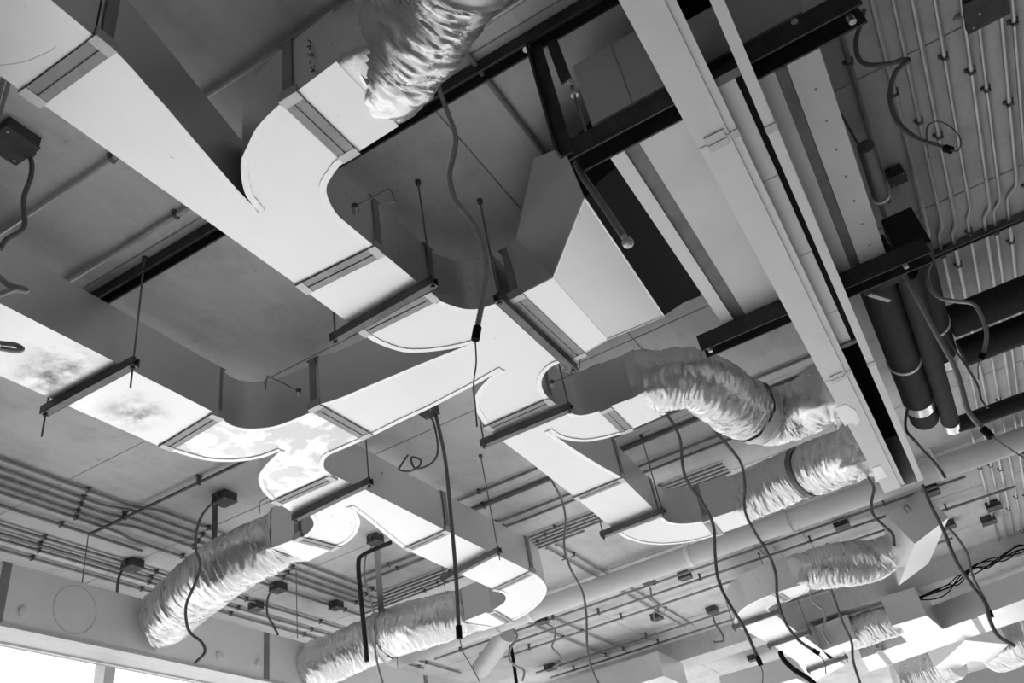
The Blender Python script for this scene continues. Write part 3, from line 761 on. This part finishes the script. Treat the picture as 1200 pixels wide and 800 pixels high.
# ------------------------------------------------------------------ conduits on the slab
def clip(parent, p, d, r):
    m = MB(); sd = V(-d.y, d.x).normalized()
    lo = p.z - r - .003; hi = CZ - .005
    m.obox(V(p.x, p.y, (lo + hi) / 2), d.normalized() * .008, sd * (r + .004), V(0, 0, (hi - lo) / 2))
    m.obox(V(p.x, p.y, CZ - .007), d.normalized() * .010, sd * (r + .012), V(0, 0, .004))
    m.build('clip', 'clip', parent)
def conduit(pts, label, group=None, r=.0115, material='conduit_dark', clips=1.1, coupl=True, name='conduit', smooth=0, first=.35):
    pts = [p if isinstance(p, Vector) else W(*p, CH - r - .006) for p in pts]
    path = cr(pts, smooth) if smooth else []
    if not smooth:                                     # rounded corners
        path = [pts[0]]
        for i in range(1, len(pts) - 1):
            a, b, c = pts[i - 1], pts[i], pts[i + 1]
            q = min(.05, (a - b).length * .4, (c - b).length * .4)
            s = b + (a - b).normalized() * q; e = b + (c - b).normalized() * q
            for t in (0, .25, .5, .75, 1): path.append(s * (1 - t) ** 2 + b * 2 * t * (1 - t) + e * t * t)
        path.append(pts[-1])
    c = pts[len(pts) // 2]
    o = thing(name, label, 'conduit', (pts[0].x, pts[0].y, pts[0].z), group)
    MB().tube(path, r, 8).build('tube', material, o)
    if clips:
        run = first
        for a, b in zip(pts[:-1], pts[1:]):
            L = (b - a).length; d = b - a
            while run < L:
                clip(o, a.lerp(b, run / L), d, r); run += clips
            run = max(run - L, .15)
    return o
H_ = CH - .022
def wy(x, y): return V(x, y, H_ + z)
def wz(x, y): return V(x, y, H_ - .034 + z)          # crossing runs pass below the first layer
G1 = 'conduits in a row beside the air handler'
ORD = ['first', 'second', 'third', 'fourth', 'fifth', 'sixth', 'seventh', 'eighth', 'ninth', 'tenth', 'eleventh']
right = [([2.0, -.537, 4.2], None, 4.21), ([1.5, -.687, 4.66], -.642, 11.1), ([1.6, -.767, 4.62], -.736, 11.1), ([1.6, -.84, 4.66], -.81, 11.1), ([1.6, -.925, 4.58], -.901, 11.1),
         ([1.6, -1.028, 4.64], -.989, 11.1), ([1.6, -1.084, 4.62], -1.042, 11.1), ([1.6, -1.177, 4.55], -1.119, 11.1), ([1.6, -1.227, 5.4], -1.30, 11.1), ([1.6, -1.36, 5.0], -1.40, 11.1), ([2, -1.5, 5.2], -1.56, 11.1)]
for i, ((xa, y, xb), y2, xe) in enumerate(right):
    pts = [wy(xa, y), wy(xb, y)]
    if y2 is not None: pts += [wy(xb + .07, y2), wy(xe, y2)]
    if y2 is None: conduit(pts, 'thin steel conduit hugging the edge of the air handler, ending at a small dark box', clips=1.2, first=1.0 + .1)
    else: conduit(pts, ORD[i - 1] + ' kinked steel conduit counted outward from the air handler edge', G1, clips=1.25, first=.5 + .17 * (i % 4), r=.0125 if i % 2 else .0105, material='conduit')
G2 = 'conduits in rows toward the window wall'
lefts = [(4.662, 4.02, 3.75, 4.585, 6.55), (4.767, 4.24, 3.62, 4.70, 6.62), (4.857, 4.33, 3.7, 4.80, 6.69), (4.95, 4.42, 3.8, 4.89, 6.76), (5.026, 4.5, 3.95, 5.07, 6.83)]
for i, (y0, ya, xk, y1, xt) in enumerate(lefts):
    ye = 1.2 if i != 4 else 2.6
    conduit([wy(-3, y0), wy(xk, y0), wy(xk + .18, y1), wy(xt, y1), wy(xt, ye)], ORD[i] + ' corner-turning conduit counted from the sooty duct toward the windows', G2, clips=1.0, first=.4 + .05 * i, r=.011)
for i, (y0, x1) in enumerate(((5.173, 4.3), (5.413, 8.5), (5.523, 4.9), (5.602, 9.5), (5.741, 8.9))):
    conduit([wy(-3, y0), wy(x1, y0)], ORD[i] + ' straight conduit above the window plenum box, counted toward the windows', 'conduits above the window plenum box', clips=1.0, first=.6 + .05 * i)
conduit([wy(1.585, 3.2), wy(1.585, -.1)], 'bright steel conduit across the slab between the main run and the left duct', clips=1.6, first=.9, material='conduit')
conduit([wy(1.975, 3.2), wy(1.975, 1.0), wy(1.95, .2)], 'steel conduit across the slab right next to the long black strut', clips=1.5, first=.85, material='conduit')
conduit([wy(2.02, .82), wy(3.1, .815)], 'short steel conduit on the slab between the black strut and the flared hood', clips=0)
conduit([wz(3.79, 5.12), wz(3.79, 2.9)], 'dark conduit across the slab between the patchy fitting and the window side', material='clip', clips=.7)
for i, (x, y0, y1) in enumerate(((5.45, 3.2, .2), (5.68, 3.3, .1), (6.05, 4.5, .6), (6.18, 4.5, .5))):
    conduit([wy(x, y0), wy(x, y1)], ORD[i] + ' conduit crossing behind the middle duct run, counted toward the round pipe', 'conduits crossing behind the middle run', clips=1.1, material='strut' if x == 5.68 else 'conduit_dark', r=.02 if x == 5.68 else .012)
for i, (x, y0, y1) in enumerate(((8.35, 5.5, -.6), (8.62, 5.4, -.5), (8.95, 5.0, .2), (9.35, 4.9, -.9), (10.35, 5.0, -.2), (10.75, 5.0, .3))):
    conduit([wz(x, y0), wz(x, y1)], ORD[i] + ' conduit crossing the slab beyond the round pipe, counted away from it', 'conduits beyond the round pipe', clips=1.2, r=.013)
for i, (y, x0, x1) in enumerate(((1.42, 8.0, 9.3), (1.55, 8.0, 9.4), (2.92, 6.9, 10.6), (3.02, 6.9, 10.6), (3.9, 7.9, 10.8), (4.15, 7.9, 10.8))):
    conduit([wy(x0, y), wy(x1, y)], ORD[i] + ' conduit at right angles to the round pipe, counted toward the windows', 'lengthwise far conduits', clips=1.2, r=.013, material='conduit')
cbeam('ceiling_strut', 'dark strut across the slab behind the black insulated pipes', (4.86, -.3, 2.965 + z), (4.86, -3.0, 2.965 + z), .04, .04, material='strut', cat='strut')

# ------------------------------------------------------------------ junction boxes
def jbox(px, label, size=.055, h=None, yaw=0.0, material='box', cover=True, group=None):
    p = W(*px, CH - .05) if h is None else W(*px, h)
    top = CZ - .003 if h is None else h + EYE + .05
    o = thing('junction_box', label, 'junction box', (p.x, p.y, top - .06), group)
    d = V(math.cos(yaw), math.sin(yaw)); s = V(-d.y, d.x); c = V(p.x, p.y, top - .03)
    MB().obox(c, d * size, s * size, V(0, 0, .03)).build('body', material, o)
    MB().obox(c - V(0, 0, .032), d * (size + .004), s * (size + .004), V(0, 0, .003)).build('cover', material, o)
    for g in (1, -1): MB().tube([c + d * size * g, c + d * (size + .025) * g], .014, 10).build('bushing', 'clip', o)
    for a, b in ((-1, -1), (1, 1)): MB().tube([c - V(0, 0, .034) + d * size * .75 * a + s * size * .75 * b, c - V(0, 0, .038) + d * size * .75 * a + s * size * .75 * b], .005, 6).build('screw', 'corner', o)
    return o
jbox((263, 586), 'dark junction box whose long cable loops in front of the window-side foil duct', .06)
jbox((155, 664), 'dark junction box with a short bent cable above the window plenum box', .06)
jbox((326, 690), 'dark junction box between the two foil ducts, nearest the strap', .055)
jbox((300, 712), 'dark junction box hanging low behind the window-side foil duct', .05)
jbox((14, 168), 'black junction box above the main run with a grey cable dropping to the left duct', .07)
jbox((440, 634), 'dark junction box at the top of the grey strap', .05)
jbox((394, 711), 'flat dark junction box among the conduits left of the black bent pipe', .05)
jbox((635, 728), 'dark junction box below the round pipe beside the rounded window-side elbow', .06)
jbox((760, 681), 'dark junction box with a curly cable on the conduit beyond the round pipe', .06)
jbox((770, 724), 'dark junction box in the middle of a lengthwise bright conduit pair', .06)
jbox((645, 783), 'dark junction box at the foot of a wavy cable beyond the round pipe', .06)
jbox((803, 676), 'dark junction box behind the thick drooping cable', .06)
jbox((917, 622), 'dark junction box between the round pipe and the far crinkled duct', .06)
jbox((987, 616), 'dark junction box above the far crinkled duct', .07)
jbox((835, 716), 'dark junction box with a hooked cable, left of the far elbow', .06)
jbox((883, 772), 'dark junction box beside the lower end of the thick drooping cable', .07)
jbox((1092, 577), 'black junction box behind the tip of the slot plenum', .07)
jbox((1113, 616), 'dark junction box beside the flared far box', .06)
jbox((1165, 594), 'dark junction box on the conduit row before the concrete beam', .07)
jbox((1159, 611), 'dark junction box lower on the conduit row by the concrete beam', .07)
jbox((1155, 8), 'large black junction box with a grey hose among the overhead conduit row', .085)
jbox((1051, 208), 'small dark junction box beside the air handler edge', .04)
jbox((502, 482), 'dark junction box at the top of the straight hanging conduit', .05)

# ------------------------------------------------------------------ hanging cables
def cable(label, pts, anchor=None, r=.007, material='cable', tip=None, wire=None, h=CH, cat='cable', group=None, name='hanging_cable', ribs=False, rise=False, d1=0.0):
    if anchor is None: anchor = W(*pts[0], h)
    elif not isinstance(anchor, Vector): anchor = W(*anchor, h)
    p = hang(anchor, pts, d1)
    if rise: p = [V(p[0].x, p[0].y, CZ - .004), p[0] + V(0, 0, .12)] + p
    p = cr(p, 6)
    o = thing(name, label, cat, p[-1], group)
    if ribs:
        q = []; rr = []
        for a, b in zip(p[:-1], p[1:]):
            k = max(2, int((b - a).length / .006))
            for i in range(k): q.append(a.lerp(b, i / k)); rr.append(r * (1 + .09 * (-1) ** len(q)))
        p2, r2 = q, rr
        MB().tube(p2, r2, 8).build('sheath', material, o, 60)
    else: MB().tube(p, r, 8).build('sheath', material, o)
    if tip: MB().tube([p[-1] + (p[-2] - p[-1]).normalized() * tip * .6, p[-1], p[-1] + (p[-1] - p[-2]).normalized() * tip * .4], r * 1.45, 10).build('end_sleeve', 'black', o)
    if wire: MB().tube(cr(hang(anchor, wire), 5), .0028, 6).build('wire', 'cable', o)
    return o
cable('ribbed grey hose dangling in front of the largest fitting, with a black end sleeve', [(509, 80), (515, 105), (524, 130), (534, 160), (531, 185), (527, 208), (534, 235), (552, 258), (565, 285), (570, 315), (568, 340), (562, 370), (558, 392)], (509, 80), .0095, 'cable_light', tip=.05, wire=[(557, 400), (558, 425), (555, 450), (557, 475), (559, 500)], ribs=True)
cable('straight dark conduit hanging in front of the run to the rounded elbow, trailing wires', [(508, 476), (514, 500), (522, 540), (528, 600), (534, 670), (538, 742)], (508, 476), .012, 'cable', tip=.07, wire=[(538, 744), (542, 762), (550, 776), (562, 798)])
cable('long thin cable drooping from behind the middle fork to the bottom edge', [(646, 562), (658, 585), (663, 610), (661, 640), (668, 665), (682, 692), (687, 720), (688, 755), (692, 780), (704, 806)], None, .009, 'cable_light')
cable('thick cable drooping past the far elbow and the round pipe', [(776, 478), (788, 495), (797, 515), (800, 545), (806, 565), (824, 590), (836, 616), (838, 650), (842, 680), (855, 708), (872, 735), (890, 775)], V(5.0, 1.2), .0095, 'cable', rise=True, tip=.05, wire=[(891, 777), (894, 790), (893, 806)])
cable('thick cable drooping in front of the straight flexible duct with one dark band', [(838, 505), (852, 520), (868, 542), (873, 568), (873, 598), (884, 622), (900, 648), (909, 672), (911, 700), (920, 728), (936, 750), (957, 764)], V(5.4, 1.0), .009, 'cable', rise=True, tip=.04, wire=[(957, 764), (966, 775), (968, 790)])
cable('dark cable looping from a junction box down across the window-side foil duct', [(259, 586), (244, 594), (233, 612), (229, 640), (235, 662), (228, 685), (218, 710), (221, 738), (236, 752), (240, 764), (228, 777)], W(259, 586, CH - .04), .009, 'cable', d1=-.35)
cable('short bent cable from the box above the window plenum', [(150, 663), (142, 670), (138, 682), (137, 697)], W(155, 664, CH), .011, 'strut')
cable('short cable hooking down from the box between the foil ducts', [(320, 690), (314, 700), (313, 718), (320, 732), (326, 744)], W(326, 690, CH), .010, 'cable')
cable('grey cable falling from the black box over the main run and the sooty duct', [(30, 176), (37, 190), (36, 208), (28, 232), (29, 262), (22, 272), (8, 280), (0, 292)], W(14, 168, CH), .010, 'cable')
cable('two grey hose loops dangling below the sooty left duct', [(-60, 322), (-25, 320), (-5, 322), (10, 334), (26, 338), (31, 341), (18, 339), (-2, 346)], V(1.1, 2.1), .009, 'cable_light', rise=True)
cable('dark rubber hose end lying under the sooty left duct', [(-70, 392), (-20, 398), (2, 402), (18, 404), (26, 409), (18, 411), (0, 408)], V(1.2, 2.25), .008, 'cable_light', rise=True)
bp_ = cable('black rigid pipe bent over at the top, in front of a strapped foil duct', [(459, 635), (440, 643), (424, 651), (420, 660), (422, 690), (426, 730), (430, 775)], W(459, 635, 2.9), .018, 'rubber', cat='pipe', name='bent_pipe')
cable('thin cable hanging beside the black bent pipe', [(436, 640), (428, 655), (428, 680), (437, 712), (441, 735), (440, 765), (450, 806)], W(436, 640, 2.95), .008, 'cable_light')
cable('curled loop of thin cable on the slab behind the window run', [(478, 533), (470, 545), (468, 550), (480, 552), (492, 545), (492, 538), (482, 536), (486, 548), (500, 546), (511, 536), (513, 520), (508, 495), (501, 485)], W(502, 482, CH), .007, 'cable')
cable('grey hose draped from the near beam across the overhead conduit row', [(1010, -6), (1014, 3), (1009, 26), (1003, 48), (1006, 68), (1018, 76), (1040, 75), (1065, 70), (1050, 84), (1043, 108), (1046, 130), (1056, 148), (1076, 163), (1096, 170), (1112, 175)], V(2.9, -.55), .010, 'cable', tip=.03, wire=[(1112, 175), (1122, 177), (1126, 166), (1120, 154), (1106, 144), (1094, 143), (1086, 152), (1088, 185)])
cable('grey hose curling into the large black junction box', [(1088, -40), (1098, -8), (1106, 8), (1118, 19), (1132, 19), (1150, 13)], W(1150, 13, 2.94), .016, 'cable_light', rise=True)
cable('arching grey cable into the small box beside the air handler', [(1012, 202), (1022, 197), (1034, 195), (1044, 198), (1049, 202)], W(1051, 208, 2.95), .008, 'cable_light')
cable('long grey hose running from the air handler end past the black pipes', [(1030, 235), (1040, 262), (1048, 292), (1060, 322), (1078, 355), (1098, 392), (1118, 428), (1128, 458), (1134, 480), (1146, 496), (1158, 508)], V(4.0, -.42), .012, 'cable_light', tip=.05, wire=[(1158, 508), (1172, 518), (1190, 530), (1206, 540)])
cable('grey hose arching over the thick black pipes', [(1042, 270), (1050, 282), (1066, 291), (1090, 298), (1091, 306), (1087, 320), (1090, 337), (1102, 349), (1122, 353), (1140, 356), (1150, 370), (1156, 390), (1154, 408), (1150, 418)], V(4.2, -.5), .010, 'cable_light', tip=.03, wire=[(1150, 418), (1146, 430), (1147, 445)])
cable('thin cable slanting down past the thick black pipes', [(1108, 390), (1118, 408), (1132, 428), (1146, 452), (1150, 468), (1158, 478)], V(4.85, -.47), .006, 'cable')
cable('dark cable hanging from the tip of the slot plenum across the far boxes', [(1068, 468), (1062, 486), (1062, 504), (1072, 516), (1084, 530), (1098, 545), (1108, 560)], W(1068, 468, 2.48), .009, 'cable')
cable('long dark cable slanting down in front of the white far ducts', [(1081, 568), (1090, 590), (1106, 622), (1120, 656), (1138, 684), (1154, 706), (1160, 726), (1170, 745), (1190, 757)], V(6.26, -.05), .012, 'cable')
cable('thinner cable beside the long slanting dark cable', [(1110, 617), (1122, 630), (1134, 650), (1140, 675), (1154, 702), (1162, 720)], W(1111, 616, CH - .06), .012, 'cable', tip=.06)
cable('cable curving in front of the tip end of the straight flexible duct', [(1012, 552), (1019, 562), (1024, 572), (1021, 590), (1024, 604), (1036, 616), (1046, 626), (1048, 640)], W(1012, 552, 2.33), .010, 'cable')
cable('wavy cable hanging from the box below the round pipe', [(640, 730), (650, 737), (650, 748), (647, 758), (656, 768), (658, 774), (648, 782)], W(635, 728, CH), .011, 'cable_light')
cable('curly cable between two junction boxes on the far conduits', [(762, 688), (764, 700), (772, 708), (770, 714), (766, 720), (768, 728)], W(760, 681, CH), .011, 'cable_light')
cable('hooked cable hanging from the box left of the far elbow', [(835, 720), (838, 730), (846, 742), (848, 750), (842, 752), (836, 752)], W(835, 716, CH), .012, 'cable')
cable('double wavy cable dropping in front of the far pipes near the window side', [(592, 730), (602, 738), (606, 746), (598, 760), (597, 772), (604, 780), (614, 786), (612, 798)], W(600, 722, CH), .012, 'cable_light')
cable('dark straight cable pipe beside the wavy far cables', [(596, 745), (601, 770), (606, 806)], W(596, 745, CH), .020, 'black', cat='pipe', name='bent_pipe')
cable('light cable hanging behind the far crinkled duct', [(949, 692), (952, 704), (964, 714), (967, 724), (964, 738), (968, 748), (974, 756)], V(8.6, 1.2), .010, 'cable_light')
cable('long cable dropping over the foil and boxes at the far corner', [(972, 684), (980, 708), (988, 730), (998, 752), (1000, 775), (1010, 806)], V(8.6, .9), .012, 'cable')
cable('dark flexible pipe below the far strut', [(914, 763), (918, 772), (930, 784), (946, 794), (958, 804)], V(9.6, 2.0), .026, 'black', cat='pipe', name='bent_pipe')

# ------------------------------------------------------------------ black insulated pipes behind the air handler
def pipe(label, pts, r, rings=(), bands=(), name='insulated_pipe', group=None):
    pts = [Vector(p) for p in pts]
    path = [pts[0]]
    for i in range(1, len(pts) - 1):
        a, b, c = pts[i - 1], pts[i], pts[i + 1]; q = min(r * 1.6, (a - b).length * .45, (c - b).length * .45)
        s = b + (a - b).normalized() * q; e = b + (c - b).normalized() * q
        for k in range(7): t = k / 6; path.append(s * (1 - t) ** 2 + b * 2 * t * (1 - t) + e * t * t)
    path.append(pts[-1])
    o = thing(name, label, 'pipe', pts[0], group)
    MB().tube(path, r, 24).build('insulation', 'rubber', o)
    d0 = (pts[1] - pts[0]).normalized()
    for s, mt, w, e in [(x, 'white', .012, .006) for x in rings] + [(x, 'foil_band', .06, .004) for x in bands]:
        c = pts[0] + d0 * s
        MB().tube([c - d0 * w, c + d0 * w], r + e, 24).build('ring' if mt == 'white' else 'band', mt, o)
    return o
zz = 2.50 + z
pipe('thickest black insulated pipe beside the slot plenum, with a white ring and silver band', [(4.05, -.285, zz), (5.95, -.285, zz)], .092, (1.0,), (1.62,))
pipe('thin black insulated pipe that turns aside past a silver band', [(4.06, -.425, zz - .05), (6.15, -.425, zz - .05), (6.15, -2.5, zz - .05)], .055, (), (2.03,))
pipe('short black insulated pipe with a white ring and silver band, beside the thin one', [(4.06, -.50, zz + .09), (5.42, -.50, zz + .09)], .095, (.86,), (1.28,))
pipe('upper black insulated pipe crossing behind the pipe bundle', [(5.06, -.60, zz + .12), (5.06, -3.2, zz + .12)], .095)
pipe('lower black insulated pipe crossing behind the pipe bundle', [(5.25, -.60, zz + .0), (5.25, -3.2, zz + .0)], .085)
o = thing('valve_block', 'dark valve block between the air handler end and the black pipes', 'valve', (3.97, -.3, zz - .1))
MB().box((3.89, -.40, zz - .1), (4.04, -.20, zz + .1)).build('body', 'rubber', o)
MB().box((3.89, -.57, zz - .05), (4.04, -.42, zz + .18)).build('body', 'rubber', o)
MB().bar((4.0, -.22, zz - .12), (4.12, -.30, zz - .13), .02, .006).build('lever', 'corner', o)

o = thing('pipe_stub', 'short grey pipe stub with a bright ring at the air handler edge', 'pipe', (3.5, -.42, 2.5 + z))
MB().tube([V(3.15, -.43, 2.55 + z), V(3.52, -.43, 2.55 + z)], .035, 14).build('tube', 'strut', o)
MB().tube([V(3.515, -.43, 2.55 + z), V(3.53, -.43, 2.55 + z)], .042, 14).build('ring', 'white', o)
MB().tube([V(3.53, -.43, 2.55 + z), V(3.56, -.43, 2.55 + z)], .02, 12).build('core', 'black', o)
MB().tube([V(3.3, -.43, 2.58 + z), V(3.3, -.43, CZ - .003)], .005, 6).build('rod', 'rod', o)

# ------------------------------------------------------------------ far ductwork
fe = [[(937, 685), (948, 692)], ['c', (948, 692), (923, 703), (909, 707), (900, 713), (908, 720)], [(908, 720), (866, 735)], ['c', (866, 735), (861, 728), (864, 720), (870, 713), (883, 705), (909, 694), (937, 685)]]
duct('duct_elbow', 'far white elbow that opens toward the far crinkled duct', 'duct', fe, flanges=[((909, 695), (923, 703))])
duct('straight_duct', 'far white duct crossed by two struts, behind the far elbow', 'duct', [[(866, 735), (908, 720), (936, 741), (966, 763), (990, 779), (952, 800), (934, 775), (904, 755)]])
trapeze('far strut just past the far white elbow', (862, 734), (911, 717))
trapeze('far strut at the middle of the far white duct', (903, 756), (947, 741))
trapeze('farthest strut, before the wide cross duct', (949, 785), (990, 770))
s5 = mid3((937, 685), (948, 692))
flex('flexible_duct', 'far crinkled foil duct between the far elbow and the flared far box', [s5 + V(0, .02), s5 + V(0, -.06), W(985, 661, 2.53), W(1022, 656, 2.53), W(1044, 645, 2.55), W(1058, 640, 2.55)], [.15, .19, .20, .20, .17, .12], (.14, .14), seed=6)
# flared far box
fb = thing('flared_far_box', 'far flared box with a square grey face and white sloping underside', 'duct', W(1072, 660, 2.4))
q = [onx(1078, 574, 8.06), onx(1112, 606, 8.0), onx(1072, 637, 7.86), onx(1038, 603, 7.92)]
q[1] = on_plane(1112, 606, q[0], (q[2] - q[0]).cross(q[3] - q[0]).normalized())
b4 = W(1053, 686, 2.36); bn = (q[1] - q[2]).cross(b4 - q[2]).normalized()
b5 = on_plane(1088, 660, b4, bn)
tb = [b4 + V(0, 0, .35), b5 + V(0, 0, .35)]
m = MB(); m.add(q + [b4, b5] + tb, [(0, 3, 2, 1), (2, 4, 5, 1), (3, 6, 4, 2), (0, 1, 5, 7), (0, 7, 6, 3), (4, 6, 7, 5)])
m.build('casing', 'sheet', fb, 10)
nrm = (q[1] - q[0]).cross(q[2] - q[1]).normalized()
m = MB()
for a, b in (((1059, 595), (1064, 601)), ((1063, 592), (1068, 598)), ((1059, 594), (1064, 591))):
    m.bar(on_plane(*a, q[0], nrm), on_plane(*b, q[0], nrm), .012, .012)
m.build('bracket_mark', 'flange', fb)
# wide cross duct with a stub
duct('straight_duct', 'wide bright cross duct with a boxed stub, beyond the concrete beam', 'duct', [[(1010, 771), (1105, 737), (1260, 680), (1270, 700), (1200, 726), (1099, 759), (1019, 787)]], flanges=[((1142, 724), (1152, 741)), ((1030, 762), (1043, 778))])
duct('straight_duct', 'boxed grey-faced stub in front of the wide cross duct', 'duct', [[(1045, 733), (1086, 721), (1105, 737), (1063, 752)]], depth=.33)
flex('flexible_duct', 'short far crinkled foil sleeve joining the boxed stub', [W(1052, 725, 2.53), W(1032, 731, 2.53), W(1014, 737, 2.53), W(996, 743, 2.53)], [.17, .18, .18, .17], seed=7)
duct('straight_duct', 'short far duct beside the light drooping cable, joined to the crinkled sleeve', 'duct', [[(964, 762), (1003, 748), (1012, 757), (972, 772)]])
duct('straight_duct', 'farthest bright flared duct piece below the wide cross duct', 'duct', [[(1131, 750), (1182, 755), (1160, 775), (1137, 774), (1115, 790), (1095, 782), (1110, 770)]], h=2.36)
flex('flexible_duct', 'farthest crinkled foil duct at the corner of the view', [W(1120, 775, 2.46), W(1095, 785, 2.46), W(1068, 793, 2.46), W(1050, 797, 2.46)], [.22, .24, .24, .22], seed=8)
flex('flexible_duct', 'bright crinkled foil duct in the corner beyond the flared duct piece', [W(1165, 768, 2.46), W(1188, 756, 2.46), W(1210, 748, 2.46)], [.24, .26, .26], seed=9)
duct('straight_duct', 'far grey box duct on the window side beyond the round pipe', 'duct', None, world=rect(10.1, 10.95, 3.28, 4.9))
duct('straight_duct', 'far grey box duct next to the far white duct', 'duct', None, world=[W(842, 792, 2.69), W(925, 768, 2.69), W(925, 768, 2.69) + V(.9, 0), W(842, 792, 2.69) + V(.9, 0)])
# steel round stub slanting near the window side
tb_ = thing('slanted_tube', 'slanted bright steel tube behind the window-side rounded elbow', 'pipe', onx(563, 783, 8.2))
MB().tube([onx(594, 742, 8.15), onx(563, 784, 8.5)], .10, 20).build('tube', 'painted_grey', tb_)
# black cable bundle along the concrete beam
cb_ = 'black cable tangled in the bundle draped along the concrete beam'
for i in range(5):
    o = [(1072 - 2 * i, 706 - i)] + [(u, v + random.uniform(-7, 7)) for u, v in ((1092, 697), (1110, 688), (1124, 678), (1140, 669), (1158, 662), (1178, 654), (1196, 645))] + [(1215, 638 + 3 * i)]
    cable(cb_, o, V(11.0, -.2 - .02 * i), .007, 'black', group='cables along the concrete beam')

# ------------------------------------------------------------------ render settings that belong to the light
scene.cycles.max_bounces = 8
scene.cycles.diffuse_bounces = 5
scene.cycles.caustics_reflective = True
